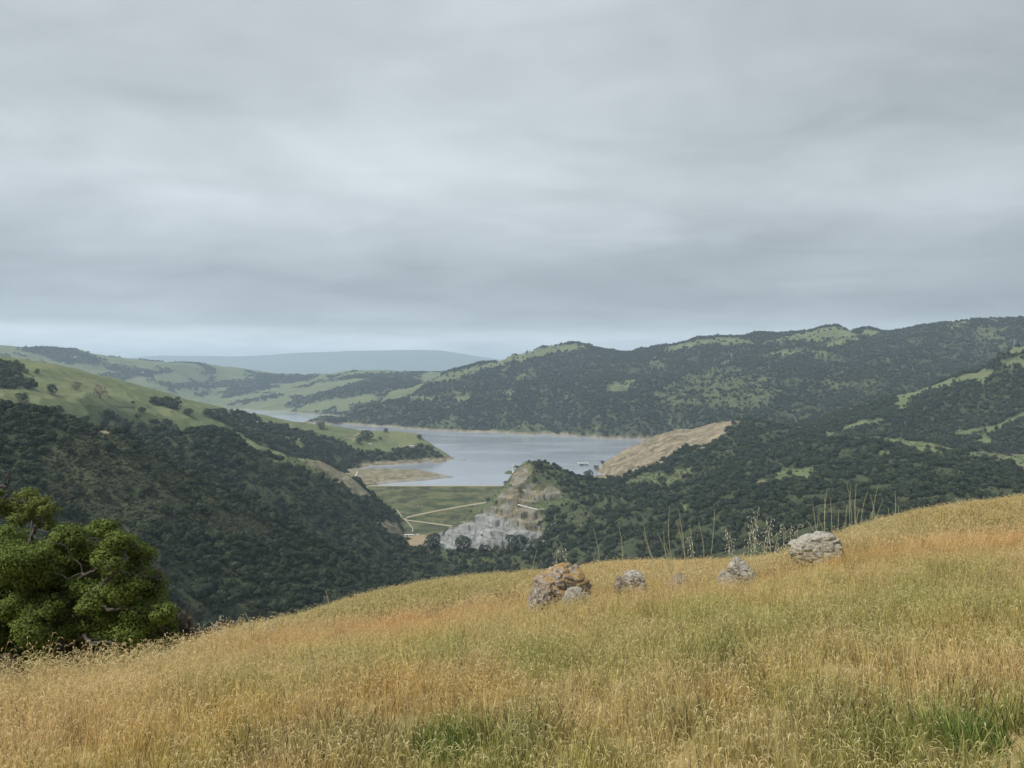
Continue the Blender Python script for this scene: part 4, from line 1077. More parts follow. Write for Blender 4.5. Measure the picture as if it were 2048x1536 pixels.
# lone trees that stand apart, each one described
LONES = [  # px, py of the base, crown width in px, label
    (102, 789, 27, 'round dark oak alone on the bright green hillside'),
    (265, 807, 9, 'small lone bush on the open green slope'),
    (355, 803, 15, 'small round oak just above the tree clump on the green hillside'),
    (284, 826, 18, 'small dark oak above a greyer one on the green hillside'),
    (276, 838, 15, 'pale thin oak below a darker one on the green hillside'),
    (171, 852, 30, 'dark dense oak beside the bare tan bank'),
    (189, 860, 12, 'narrow dark oak right against the bare tan bank'),
    (464, 848, 18, 'small oak standing beside the long tree line on the hillside'),
    (378, 832, 24, 'lower of two dark oaks under the green saddle'),
    (45, 806, 26, 'tallest thin oak on the crest of the shaded spur'),
    (110, 834, 34, 'broad oak on the edge of the dark spur below the green slope'),
    (52, 746, 13, 'small dark tree on the grass above the far left clump'),
    (75, 748, 14, 'tiny tree on the upper green slope near the far left clump'),
    (316, 866, 28, 'pale rounded oak at the edge of the wood below the green slope'),
    (355, 870, 18, 'thin oak at the top edge of the middle wood'),
    (640, 858, 20, 'oak alone on the grass shoulder above the lake narrows'),
    (735, 880, 32, 'largest oak on the peninsula, its trunk standing clear'),
    (772, 865, 13, 'small oak on the peninsula skyline'),
    (838, 878, 12, 'round oak near the tip of the peninsula skyline'),
    (760, 880, 9, 'tiny dark shrub tree right of the largest peninsula oak'),
    (720, 888, 18, 'leafy oak at the left foot of the largest peninsula oak'),
    (1039, 984, 0, ''),
    (1177, 962, 30, 'spreading oak in the saddle between knoll and bare slope'),
    (1058, 925, 7, 'tiny ragged tree on the very peak of the knoll'),
    (1076, 938, 24, 'dense dark oak at the top of the knoll'),
    (1112, 936, 9, 'small round tree on the knoll skyline'),
    (1122, 938, 8, 'thin two-tiered tree at the right of the knoll skyline'),
    (1040, 984, 12, 'dark bush on the upper rock terrace'),
    (1322, 972, 26, 'round oak below the pale meadow'),
    (1292, 945, 16, 'dark oak at the top edge of the pale meadow'),
    (1333, 948, 28, 'broad dark oak on the upper meadow edge'),
    (1680, 884, 32, 'dark oak in the middle of the grassy ridge top'),
    (1652, 878, 10, 'small bush left of the big ridge top oak'),
    (1713, 885, 12, 'smaller oak right of the big ridge top oak'),
    (1729, 888, 22, 'second largest oak on the grassy ridge top'),
    (1755, 892, 22, 'oak left of a twin on the grassy ridge top'),
    (1772, 897, 22, 'right hand twin oak on the grassy ridge top'),
    (1786, 907, 18, 'lowest oak below the grassy ridge top'),
    (927, 1100, 40, 'tall dark oak in front of the grey rock cut'),
    (968, 1108, 24, 'narrow oak before the foot of the grey rock cut'),
    (1030, 1104, 46, 'largest oak standing before the right end of the grey rock cut'),
    (1050, 1090, 20, 'dark brown crowned oak against the streaked rock face'),
    (866, 1098, 44, 'wide oak at the left foot of the grey rock cut'),
    (1075, 1108, 40, 'oak before the brown end of the rock cut'),
    (1192, 925, 12, 'dark tree on the lakeside edge of the bare slope'),
    (1204, 922, 10, 'small tree just right of its neighbour on the lakeside edge of the bare slope'),
]
ncount = 0
for i, (px, py, wpx, lab) in enumerate(LONES):
    if not wpx: continue
    h = onto(px, py); k_ = 0
    while h is not None and h.z < 1.5 and h.z > -1 and k_ < 30: k_ += 1; h = onto(px, py + k_)
    if h is None: continue
    w = wpx * h.y / F
    t_ = thing('oak_tree', lab, 'tree', (h.x, h.y, h.z - 0.02 * w), rng.uniform(0, 6.28), 'oaks standing apart on the hills')
    t_.scale = (w, w, w * rng.uniform(0.95, 1.2))
    cm_, tm_ = LONE[i % 5]
    link('crown', cm_, t_); link('trunk', tm_, t_)
    ncount += 1
for px, py, wpx, lab in ((153, 780, 22, 'greyish leafless tree on the upper green slope'), (201, 797, 34, 'broad brown leafless tree on the green slope'), (54, 812, 16, 'brown sparse tree on the crest of the shaded spur')):
    h = onto(px, py); w = wpx * h.y / F
    t_ = thing('bare_tree', lab, 'tree', (h.x, h.y, h.z), rng.uniform(0, 6.28), 'leafless trees on the hillside')
    t_.scale = (w, w, w * 0.95)
    link('crown', BARE_CROWN, t_); link('trunk', LONE[1][1], t_)

# the 250 largest forest trees one can see stay individuals, the rest is one wood
spx = near_w * F / near_p[:, 1]
order = np.argsort(-spx)
chosen = []
FL = {'shrubby_spur': ('dark oak in the dense wood on the nearest shaded spur', 'oaks of the wood on the nearest spur'),
      'wooded_slope': ('oak in the wood on the slope that runs down to the dam', 'oaks of the wood on the slope by the dam'),
      'wooded_ridge': ('oak in the wood on the ridge right of the rock cut', 'oaks of the wood on the ridge by the bare slope'),
      'grassy_hillside': ('oak in the band of wood across the grassy hillside', 'oaks of the wood on the grassy hillside'),
      'rocky_knoll': ('oak on the wooded side of the knoll', 'oaks on the knoll')}
for i in order[:6000]:
    if len(chosen) >= 248: break
    if not (0 < _px[i] < 2048): continue
    p_ = near_p[i] + np.array([0, 0, near_w[i] * 0.5])
    if visible(p_, 0.985): chosen.append(i)
chs = set(chosen)
for n_, i in enumerate(chosen):
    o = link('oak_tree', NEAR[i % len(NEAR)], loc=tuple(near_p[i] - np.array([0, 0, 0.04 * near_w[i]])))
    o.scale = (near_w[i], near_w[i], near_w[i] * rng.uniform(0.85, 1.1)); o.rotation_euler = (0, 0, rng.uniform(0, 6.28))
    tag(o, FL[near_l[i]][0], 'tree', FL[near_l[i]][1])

def proto_collection(name, meshes):
    c = bpy.data.collections.new(name)
    for k, me in enumerate(meshes):
        c.objects.link(bpy.data.objects.new('%s_%02d' % (name, k), me))
    return c
def gn_scatter(name, pts, scl, rot, idx, col, extra=None):
    me = bpy.data.meshes.new(name)
    pts = np.asarray(pts, np.float32)
    me.vertices.add(len(pts)); me.vertices.foreach_set('co', pts.ravel())
    for nm, typ, arr, key in (('scl', 'FLOAT_VECTOR', scl, 'vector'), ('rot', 'FLOAT_VECTOR', rot, 'vector'), ('idx', 'INT', idx, 'value')):
        at = me.attributes.new(nm, typ, 'POINT')
        at.data.foreach_set(key, np.asarray(arr, np.int32 if typ == 'INT' else np.float32).ravel())
    if extra is not None:
        at = me.attributes.new('tint', 'FLOAT_COLOR', 'POINT'); at.data.foreach_set('color', np.asarray(extra, np.float32).ravel())
    o = link(name, me); o['kind'] = 'stuff'
    ng = bpy.data.node_groups.new(name, 'GeometryNodeTree')
    ng.interface.new_socket('Geometry', in_out='INPUT', socket_type='NodeSocketGeometry')
    ng.interface.new_socket('Geometry', in_out='OUTPUT', socket_type='NodeSocketGeometry')
    gi = ng.nodes.new('NodeGroupInput'); go = ng.nodes.new('NodeGroupOutput')
    iop = ng.nodes.new('GeometryNodeInstanceOnPoints')
    ci = ng.nodes.new('GeometryNodeCollectionInfo'); ci.inputs[0].default_value = col; ci.inputs[1].default_value = True; ci.inputs[2].default_value = True
    def na(nm, dt):
        n = ng.nodes.new('GeometryNodeInputNamedAttribute'); n.data_type = dt; n.inputs[0].default_value = nm; return n.outputs[0]
    ng.links.new(gi.outputs[0], iop.inputs['Points']); ng.links.new(ci.outputs[0], iop.inputs['Instance'])
    iop.inputs['Pick Instance'].default_value = True
    ng.links.new(na('idx', 'INT'), iop.inputs['Instance Index'])
    e2r = ng.nodes.new('FunctionNodeEulerToRotation')
    ng.links.new(na('rot', 'FLOAT_VECTOR'), e2r.inputs[0]); ng.links.new(e2r.outputs[0], iop.inputs['Rotation'])
    ng.links.new(na('scl', 'FLOAT_VECTOR'), iop.inputs['Scale'])
    ng.links.new(iop.outputs[0], go.inputs[0])
    md = o.modifiers.new('scatter', 'NODES'); md.node_group = ng
    return o
def tree_args(p_, w_, nk, seed, zs=(0.85, 1.15), sink=0.04):
    r_ = np.random.default_rng(seed); n = len(p_)
    scl = np.stack([w_, w_, w_ * r_.uniform(*zs, n)], -1)
    rot = np.stack([r_.normal(0, .06, n), r_.normal(0, .06, n), r_.uniform(0, 6.28, n)], -1)
    q = np.array(p_); q[:, 2] -= sink * w_
    return q, scl, rot, r_.integers(0, nk, n)
rest = np.array([i for i in range(len(near_p)) if i not in chs])
vis_ok = (_px[rest] > -60) & (_px[rest] < 2110)
rest = rest[vis_ok]
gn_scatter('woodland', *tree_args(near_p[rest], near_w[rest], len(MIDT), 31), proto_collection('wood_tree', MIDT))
gn_scatter('far_woodland', *tree_args(far_p, far_w, len(FART), 32), proto_collection('far_wood_tree', FART))

# brush and chaparral
bp, bw = [], []
def ch_poly(polys, base=0.0):
    def f_(l):
        return np.where(pip(l['PX'], l['PY'], polys), 1.0, base) * (1 - np.clip(l['cv'][..., 1] * 1.2, 0, 1)) * (1 - l['cv'][..., 2])
    return f_
for ln, dn, a, b_, pol, base, sd in (('shrubby_spur', 1 / 6.5, 1.6, 5.2, SS_brush, 0.3, 41), ('wooded_ridge', 1 / 30, 2.5, 5.5, WR_thin + [[(1340, 930), (1440, 880), (1470, 870), (1480, 920), (1400, 950), (1300, 965), (1250, 970), (1240, 955)]], 0.30, 42),
                                 ('rocky_knoll', 1 / 28, 1.5, 4.5, KN_grassy + [[(1000, 960), (1060, 930), (1110, 980), (1000, 1010)]], 0.3, 43), ('far_ridge', 1 / 160, 5, 10, FR_scrub, 0.03, 44),
                                 ('wooded_slope', 1 / 26, 2.5, 6, [], 0.6, 45), ('sandy_spit', 1 / 60, 2, 4.5, [[(715, 955), (760, 952), (850, 948), (880, 955), (800, 962), (740, 972)]], 0.05, 46),
                                 ('grassy_hillside', 1 / 900, 2.5, 6, GH_wood, 0.25, 47)):
    p_, w_ = scatter(ln, dn, a, b_, ch_poly(pol, base), seed=sd)
    bp.append(p_); bw.append(w_)
bp = np.vstack(bp); bw = np.concatenate(bw)
gn_scatter('brush', *tree_args(bp, bw, len(SHRUB), 33, (0.6, 1.0), 0.12), proto_collection('brush_shrub', SHRUB))

# row of conifers on the far left skyline
def conifer_mesh(seed):
    r_ = np.random.default_rng(seed); m_ = MB()
    m_.tube([(0, 0, -.05), (0, 0, 1.0)], [0.02, 0.004], 5)
    for k in range(70):
        z = r_.uniform(0.12, 0.98); a = r_.uniform(0, 6.28); l_ = 0.26 * (1.02 - z) * r_.uniform(0.7, 1.2)
        d_ = np.array([math.cos(a), math.sin(a), -0.25]); s_ = np.array([-math.sin(a), math.cos(a), 0]) * 0.07
        c_ = np.array([0, 0, z])
        m_.add([c_, c_ + d_ * l_ * .6 + s_, c_ + d_ * l_, c_ + d_ * l_ * .6 - s_], [(0, 1, 2, 3)])
    return m_.mesh('conifer', MAT_LEAF)
CON = [conifer_mesh(k) for k in range(3)]
for k, px in enumerate((84, 88, 92, 97, 101, 106, 112, 117, 122, 126, 131, 140, 149)):
    h = None
    for py in np.arange(680, 720, 0.5):
        h = onto(px, py)
        if h is not None and h.y < 12000: break
    hh = rng.uniform(22, 38)
    o = link('conifer', CON[k % 3], loc=(h.x, h.y + 4, h.z - 1)); o.scale = (hh * 0.8, hh * 0.8, hh); o.rotation_euler = (0, 0, k * 1.3)
    tag(o, 'dark pointed conifer in the row on the far left skyline', 'tree', 'conifers on the far left skyline')
#@@PART4
# ------------------------------------------------------------------ boulders
from mathutils import noise as mnoise
def rockmat(name, orange, pale, base=(0.27, 0.25, 0.225)):
    m, t, b = newmat(name)
    tc_ = N(t, 'ShaderNodeTexCoord'); ov = tc_.outputs['Object']
    geo = N(t, 'ShaderNodeNewGeometry'); sp_ = N(t, 'ShaderNodeSeparateXYZ'); L(t, geo.outputs['Normal'], sp_.inputs[0])
    n1_ = noise(t, 5.0, 6, 0.7, ov, 0.4); n2_ = noise(t, 14.0, 6, 0.75, ov, 0.3); n3_ = noise(t, 60.0, 4, 0.7, ov); n4_ = noise(t, 2.6, 4, 0.6, ov, 0.5)
    c_ = mixc(t, remap(t, n1_, 0.35, 0.65), tuple(x * 0.45 for x in base), tuple(x * 1.15 for x in base))
    c_ = mixc(t, remap(t, n2_, 0.56 - pale * 0.10, 0.62 - pale * 0.10), c_, (0.42, 0.405, 0.355))
    c_ = mixc(t, remap(t, n3_, 0.55, 0.65, 0, 0.8), c_, (0.10, 0.092, 0.082))
    up = M(t, 'MULTIPLY', M(t, 'ADD', sp_.outputs[2], 0.25), 0.22)
    f_ = M(t, 'ADD', n4_, up)
    th = 0.86 - orange * 0.27
    orn = mixc(t, remap(t, n2_, 0.35, 0.65), (0.22, 0.125, 0.045), (0.42, 0.285, 0.125))
    c_ = mixc(t, M(t, 'MULTIPLY', remap(t, f_, th, th + 0.06), remap(t, n3_, 0.3, 0.5, 0.4, 1.0)), c_, orn)
    L(t, c_, b.inputs['Base Color'])
    bump(t, b, M(t, 'ADD', n2_, M(t, 'MULTIPLY', n3_, 0.5)), 0.9, 0.03)
    return m
def boulder(seed, dims, cuts=9, sub=5, rough=0.10, layered=0.0):
    r_ = np.random.default_rng(seed)
    bm = bmesh.new(); bmesh.ops.create_icosphere(bm, subdivisions=sub, radius=1.0)
    pl = []
    for k in range(cuts):
        n = r_.normal(size=3); n[2] = abs(n[2]) * 0.8; n /= np.linalg.norm(n); pl.append((Vector(n), r_.uniform(0.62, 0.9)))
    off = Vector(r_.uniform(-20, 20, 3))
    for v in bm.verts:
        p = v.co.copy()
        for n, d in pl:
            e = p.dot(n) - d
            if e > 0: p -= n * e * 0.88
        q = p + off
        h = mnoise.fractal(q * 2.2, 1.0, 2.0, 5) * rough * 1.5
        cr_ = mnoise.voronoi(q * 2.1)[0]
        edge = cr_[1] - cr_[0]
        h -= rough * 1.8 * max(0.0, 1 - edge / 0.16)
        h += rough * 0.45 * mnoise.fractal(q * 9, 0.8, 2.0, 4)
        if layered: h -= layered * max(0.0, 1 - abs(((p.z * 5 + p.x * 1.5 + 0.7 * mnoise.noise(q * 2)) % 1) - 0.5) / 0.16) * 0.12
        p = p * (1 + h)
        v.co = Vector((p.x * dims[0], p.y * dims[1], p.z * dims[2]))
    me = bpy.data.meshes.new('boulder'); bm.to_mesh(me); bm.free()
    for p in me.polygons: p.use_smooth = True
    return me
ROCKS = []
def rock(label, px, pyt, wpx, D, mats, seed, tilt=0.0, lay=0.0, depth=0.8, lumps=()):
    c_ = P(px, pyt, D); gz = float(fgz(c_[0], c_[1])); top = c_[2]
    w = wpx / F * D / 2; hgt = max(0.12, top - gz + 0.02)
    me = boulder(seed, (w, w * depth, hgt * 0.62), lay and 13 or 15, 6, 0.07, lay)
    zt = max(v.co.z for v in me.vertices)
    o = link('boulder', me, loc=(c_[0], c_[1], top - zt * math.cos(tilt) - 0.0)); o.rotation_euler = (0, tilt, 0)
    me.materials.append(mats)
    tag(o, label, 'rock', 'boulders along the brow of the grass hill')
    ROCKS.append((c_[0], c_[1], w * 1.0, w * depth))
    return o
RM_O = rockmat('orange_lichen_rock', 0.74, 0.35, (0.31, 0.255, 0.195)); RM_G = rockmat('grey_lichen_rock', 0.2, 1.0, (0.36, 0.325, 0.27)); RM_P = rockmat('pale_rock', 0.0, 0.6, (0.44, 0.41, 0.35)); RM_B = rockmat('brown_rock', 0.42, 0.35, (0.32, 0.26, 0.20))
rock('big rounded boulder with bright orange lichen on top', 1124, 1128, 122, 12.3, RM_O, 3, -0.10, 0.35, 0.8)
rock('low brown layered rock leaning on the left of the orange lichen boulder', 1084, 1164, 66, 12.0, RM_B, 9, -0.15, 0.5, 0.8)
rock('low pale slab lying in front of the orange lichen boulder', 1150, 1173, 66, 11.6, RM_P, 12, -0.12, 0.3, 0.6)
rock('grey green lichen boulder, alone between the orange one and the row of pale ones', 1268, 1143, 62, 12.9, RM_G, 17, 0.1, 0.2, 0.8)
rock('small reddish rock against the left side of a grey green boulder', 1240, 1151, 34, 12.75, RM_B, 19, 0.0, 0.4, 0.9)
rock('small brownish rock half sunk in the gold grass', 1358, 1146, 46, 13.0, RM_B, 23, 0.2, 0.5, 0.8)
rock('pale grey speckled boulder leaning below the largest one', 1482, 1112, 70, 13.6, RM_G, 33, -0.3, 0.3, 0.8)
rock('short pale stone at the foot of the leaning speckled boulder', 1452, 1138, 48, 13.3, RM_P, 31, -0.25, 0.2, 0.8)
rock('largest boulder, pale grey with an orange lichen cap', 1640, 1064, 122, 14.4, RM_G, 37, -0.14, 0.4, 0.75)

# ------------------------------------------------------------------ the oaks at the left edge of the meadow
OD = 26.0
def op(px, py, dd=0.0): return P(px, py, OD + dd)
def wiggle(pts, amp, r_, n=7):
    pts = [np.array(p, float) for p in pts]; out = []
    for a, b_ in zip(pts[:-1], pts[1:]):
        for k in range(n):
            out.append(a + (b_ - a) * k / n + (r_.normal(size=3) * amp if k or len(out) else 0))
    out.append(pts[-1]); return out
NRM = []
def leaf_cloud(blobs, r_, dens, lsz, dscale=1.0):
    V = []; NRM.clear()
    for px, py, rp, dd in blobs:
        c0 = op(px, py, dd); rad = rp / F * (OD + dd)
        nsub = max(10, int(42 * rad ** 1.5) + 12)
        for k in range(nsub):
            d = r_.normal(size=3); d /= np.linalg.norm(d); d[2] = d[2] * 0.9 + 0.12
            sc = c0 + d * rad * r_.uniform(0.35, 1.0) * np.array([1, dscale, 0.85])
            sr = rad * r_.uniform(0.22, 0.46) + 0.06
            n = int(dens * (sr / 0.25) ** 2 * r_.uniform(0.7, 1.2)) + 12
            q = r_.normal(size=(n, 3)); q /= np.linalg.norm(q, axis=1)[:, None]; q *= r_.uniform(0.2, 1.35, (n, 1)) ** 0.6
            pos_ = sc + q * sr * np.array([1.15, 1.15, 0.7])
            nn = r_.normal(size=(n, 3)) * 0.6 + np.array([0, 0, 0.55]) + q * 0.7 + d * 0.3; nn /= np.linalg.norm(nn, axis=1)[:, None]
            a = np.cross(nn, r_.normal(size=(n, 3))); a /= np.linalg.norm(a, axis=1)[:, None]; b_ = np.cross(nn, a)
            s_ = lsz * r_.uniform(0.6, 1.3, (n, 1))
            sm = nn * 0.5 + q * 0.7 + d * 0.5 + np.array([0, 0, .15]); sm /= np.linalg.norm(sm, axis=1)[:, None]; NRM.append(np.repeat(sm, 4, axis=0))
            V.append(np.stack([pos_ - a * s_, pos_ - b_ * s_ * 0.5 + nn * s_ * .15, pos_ + a * s_, pos_ + b_ * s_ * 0.5 - nn * s_ * .1], 1).reshape(-1, 3))
    V = np.vstack(V); return V, np.arange(len(V)).reshape(-1, 4)
def twigs(mb, blobs, roots, r_, n=2, rad=0.017):
    roots = [np.array(q) for q in roots]
    for px, py, rp, dd in blobs:
        c0 = op(px, py, dd); rr = rp / F * (OD + dd)
        st = min(roots, key=lambda q: np.linalg.norm(q - c0))
        for k in range(n):
            e = c0 + r_.normal(size=3) * rr * 0.5
            m1 = st + (e - st) * 0.45 + r_.normal(size=3) * 0.22
            mb.tube(wiggle([st, m1, e], 0.05, r_, 4), np.linspace(rad * 1.6, rad * 0.35, 9), 5, False)
def oak_build(label, base, limbs, blobs, leaf, seed, dens, lsz, group):
    r_ = np.random.default_rng(seed)
    t_ = thing('oak_tree', label, 'tree', tuple(base), 0, group)
    tb = MB(); roots = []
    for pts, r0, r1 in limbs:
        w_ = wiggle(pts, 0.035, r_, 6)
        tb.tube(w_, np.linspace(r0 * .5, r1 * .55, len(w_)) * r_.uniform(.88, 1.12, len(w_)), 9); roots += w_[4:]
    loc = np.array(base)
    tb.v = [tuple(np.array(v) - loc) for v in tb.v]
    tb.build('trunk', MAT_BARK, t_, True)
    br = MB(); twigs(br, blobs, roots, r_)
    br.v = [tuple(np.array(v) - loc) for v in br.v]
    br.build('branches', MAT_BARK, t_, True)
    V, Fq = leaf_cloud(blobs, r_, dens, lsz)
    cm_ = mesh_from('crown', V - loc, Fq, leaf, True); cm_.normals_split_custom_set_from_vertices(np.vstack(NRM).tolist())
    link('crown', cm_, t_)
    return t_
rb = np.random.default_rng(4)
def bl(lst, dmin=-1.6, dmax=1.8): return [(x, y, r_, rb.uniform(dmin, dmax)) for x, y, r_ in lst]
TB = op(118, 1372, 0); TB[2] = float(fgz(TB[0], TB[1])) - 0.1
main_limbs = [
    ([TB, op(124, 1290), op(134, 1215)], 0.42, 0.28),
    ([op(134, 1215), op(155, 1200, -.3), op(180, 1188, -.8), op(205, 1168, -1.0), op(232, 1142, -1.2), op(248, 1115, -1.0), op(254, 1094, -.8), op(258, 1062, -.6)], 0.25, 0.05),
    ([op(134, 1215), op(148, 1180, .2), op(158, 1155, -.4), op(175, 1146, -.9), op(200, 1138, -1.0)], 0.2, 0.05),
    ([op(128, 1240), op(165, 1222, -.8), op(200, 1216, -1.3), op(225, 1219, -1.4), op(246, 1215, -1.2), op(300, 1218, -.4)], 0.17, 0.04),
    ([op(122, 1290), op(165, 1274, -.9), op(190, 1284, -1.5), op(222, 1284, -1.6), op(252, 1292, -1.6)], 0.15, 0.04),
    ([op(134, 1215), op(100, 1170, .5), op(70, 1130, .8), op(62, 1080, .6), op(70, 1050, .4)], 0.22, 0.06),
    ([op(130, 1230), op(80, 1215, .6), op(30, 1190, .9), op(-30, 1160, 1.0)], 0.2, 0.06),
    ([op(150, 1185), op(190, 1130, .8), op(205, 1090, .9), op(203, 1065, .8)], 0.16, 0.04),
    ([op(232, 1142, -1.2), op(275, 1150, -.6), op(310, 1155, 0), op(335, 1165, .2)], 0.09, 0.025),
    ([op(124, 1300), op(80, 1330, -.8), op(50, 1345, -1.2), op(30, 1350, -1.2)], 0.12, 0.03)]
main_blobs = [(x, y, r_ * 1.16, d_) for x, y, r_, d_ in bl([(160, 1105, 26), (140, 1120, 26), (185, 1130, 26), (215, 1125, 24), (245, 1150, 26), (165, 1175, 24), (120, 1190, 30), (95, 1225, 32), (200, 1165, 22), (150, 1230, 30), (115, 1255, 30), (185, 1240, 28), (215, 1262, 30), (165, 1285, 30), (130, 1300, 30), (275, 1290, 28), (335, 1290, 20), (70, 1105, 26), (85, 1120, 22), (310, 1200, 24), (262, 1205, 28), (225, 1205, 26), (10, 1085, 38), (38, 1118, 40), (-5, 1150, 45), (140, 1078, 26), (112, 1092, 22), (190, 1062, 20), (207, 1056, 22), (236, 1086, 22), (268, 1098, 24), (285, 1112, 18), (222, 1102, 24),
    (178, 1104, 22), (62, 1150, 34), (120, 1135, 32), (90, 1165, 32), (160, 1150, 26), (270, 1142, 26), (250, 1180, 32), (297, 1172, 26), (312, 1158, 12), (205, 1190, 26), (232, 1232, 32), (280, 1238, 38),
    (328, 1228, 18), (255, 1265, 32), (305, 1265, 34), (336, 1250, 14), (40, 1205, 40), (15, 1240, 44), (60, 1262, 34), (105, 1290, 30), (55, 1315, 30), (20, 1330, 34), (88, 1330, 26), (300, 1292, 22), (175, 1250, 22),
    (-40, 1120, 50), (-60, 1200, 60), (-50, 1290, 60), (150, 1320, 30), (200, 1310, 26), (250, 1305, 22), (140, 1255, 24), (345, 1275, 14), (180, 1215, 20), (-110, 1180, 70), (-110, 1280, 60)])]
oak_build('big gnarled green oak at the edge of the meadow, its grey limbs showing', TB, main_limbs, main_blobs, MAT_OAKL, 61, 100, 0.052, 'oaks at the edge of the meadow')
T2 = op(30, 1372, 2.6); T2[2] = float(fgz(T2[0], T2[1])) - 0.1
b2 = [(x, y, r_, 3.0 + rb.uniform(-.7, .7)) for x, y, r_ in [(55, 996, 22), (78, 1008, 20), (95, 1022, 16), (30, 1012, 20), (60, 1025, 22), (40, 1035, 20), (85, 1042, 14), (100, 1050, 12), (8, 1020, 16), (-12, 1010, 24), (0, 985, 8)]]
l2 = [([T2, op(35, 1250, 2.6), op(50, 1130, 2.8)], 0.3, 0.2), ([op(50, 1130, 2.8), op(64, 1075, 2.9), op(78, 1040, 3), (op(92, 985, 3))], 0.16, 0.03), ([op(50, 1130, 2.8), op(40, 1060, 2.8), op(50, 1000, 3)], 0.13, 0.03),
      ([op(45, 1150, 2.8), op(-20, 1060, 2.6), op(-25, 975, 2.6), op(2, 972, 2.5), op(14, 970, 2.5), op(17, 955, 2.5), op(10, 942, 2.5), op(-4, 938, 2.5)], 0.16, 0.03)]
oak_build('thin yellow green oak rising behind the big gnarled oak', T2, l2, b2, MAT_OAKY, 67, 60, 0.055, 'oaks at the edge of the meadow')

def bush_build(name, label, px, py, wpx, hpx, D, seed, leaf, nl, ntw, col=MAT_BARK):
    r_ = np.random.default_rng(seed)
    base = P(px, py, D); base[2] = min(base[2], float(fgz(base[0], base[1])) + 0.0) if D < 110 else base[2]
    top = P(px, py - hpx, D)[2]; H = top - base[2]; W = wpx / F * D / 2
    t_ = thing(name, label, 'shrub', tuple(base), 0)
    tb = MB()
    for k in range(ntw):
        a = r_.uniform(0, 6.28); e = np.array([W * r_.uniform(.3, 1) * math.cos(a), W * .6 * math.sin(a), H * r_.uniform(0.55, 1.0)])
        p_ = wiggle([(0, 0, -0.2), e * [.4, .4, .6], e], 0.06 * H, r_, 4)
        tb.tube(p_, np.linspace(0.035, 0.006, len(p_)) * H / 2, 4, False)
        for q in range(3):
            s_ = np.array(p_[4 + q]); f_ = s_ + r_.normal(size=3) * H * 0.16 + [0, 0, H * 0.05]
            tb.tube(wiggle([s_, f_], 0.03 * H, r_, 3), [0.01 * H / 2] * 4, 3, False)
    tb.build('branches', col, t_)
    if nl:
        c_ = r_.normal(size=(nl, 3)); c_ /= np.linalg.norm(c_, axis=1)[:, None]; c_ *= r_.uniform(0.3, 1, (nl, 1)) ** 0.4
        c_ = c_ * np.array([W, W * .7, H * 0.45]) + np.array([0, 0, H * 0.52])
        n = r_.normal(size=(nl, 3)); n /= np.linalg.norm(n, axis=1)[:, None]; a = np.cross(n, r_.normal(size=(nl, 3))); a /= np.linalg.norm(a, axis=1)[:, None]; b_ = np.cross(n, a)
        s_ = 0.03 * (W + H) * r_.uniform(.5, 1.2, (nl, 1))
        V = np.stack([c_ - a * s_, c_ - b_ * s_ * .6, c_ + a * s_, c_ + b_ * s_ * .6], 1).reshape(-1, 3)
        link('foliage', mesh_from('foliage', V, np.arange(len(V)).reshape(-1, 4), leaf, False), t_)
    return t_
bush_build('dead_shrub', 'tangled grey leafless shrub behind the right side of the big oak', 362, 1305, 54, 92, 29, 3, MAT_BROWN, 500, 34)
bush_build('shrub', 'rounded brown shrub peeping over the meadow brow', 452, 1275, 60, 38, 34, 5, MAT_BROWN, 1400, 16)
bush_build('shrub', 'low brown twiggy shrub between the dead shrub and the round brown one', 402, 1290, 46, 30, 30, 6, MAT_BROWN, 700, 16)
bush_build('shrub', 'small grey shrub in the shade at the left foot of the big oak', 12, 1352, 50, 48, 21, 7, MAT_BROWN, 900, 18)

# ------------------------------------------------------------------ meadow grass
gm, t, b = newmat('meadow_grass')
ai = N(t, 'ShaderNodeAttribute', attribute_name='tint', attribute_type='INSTANCER')
ag = N(t, 'ShaderNodeAttribute', attribute_name='blade')
sg = N(t, 'ShaderNodeSeparateColor'); L(t, ag.outputs['Color'], sg.inputs[0])
oi = N(t, 'ShaderNodeObjectInfo')
c_ = mixc(t, 1.0, ai.outputs['Color'], ag.outputs['Color'], 'MULTIPLY')
c_ = mixc(t, M(t, 'MULTIPLY', M(t, 'SUBTRACT', 1.0, ag.outputs['Alpha']), 0.52), c_, (0.86, 0.73, 0.44))
va = remap(t, oi.outputs['Random'], 0, 1, 0.82, 1.2)
vv = N(t, 'ShaderNodeHueSaturation'); L(t, c_, vv.inputs['Color']); L(t, va, vv.inputs['Value'])
L(t, vv.outputs[0], b.inputs['Base Color'])
b.inputs['Roughness'].default_value = 0.6
tr = N(t, 'ShaderNodeBsdfTranslucent'); L(t, vv.outputs[0], tr.inputs[0])
mx = N(t, 'ShaderNodeMixShader', inputs={0: 0.35}); out = t.nodes['Material Output']
L(t, b.outputs[0], mx.inputs[1]); L(t, tr.outputs[0], mx.inputs[2]); L(t, mx.outputs[0], out.inputs[0])
MAT_GRASS = gm; mx.inputs[0].default_value = 0.45
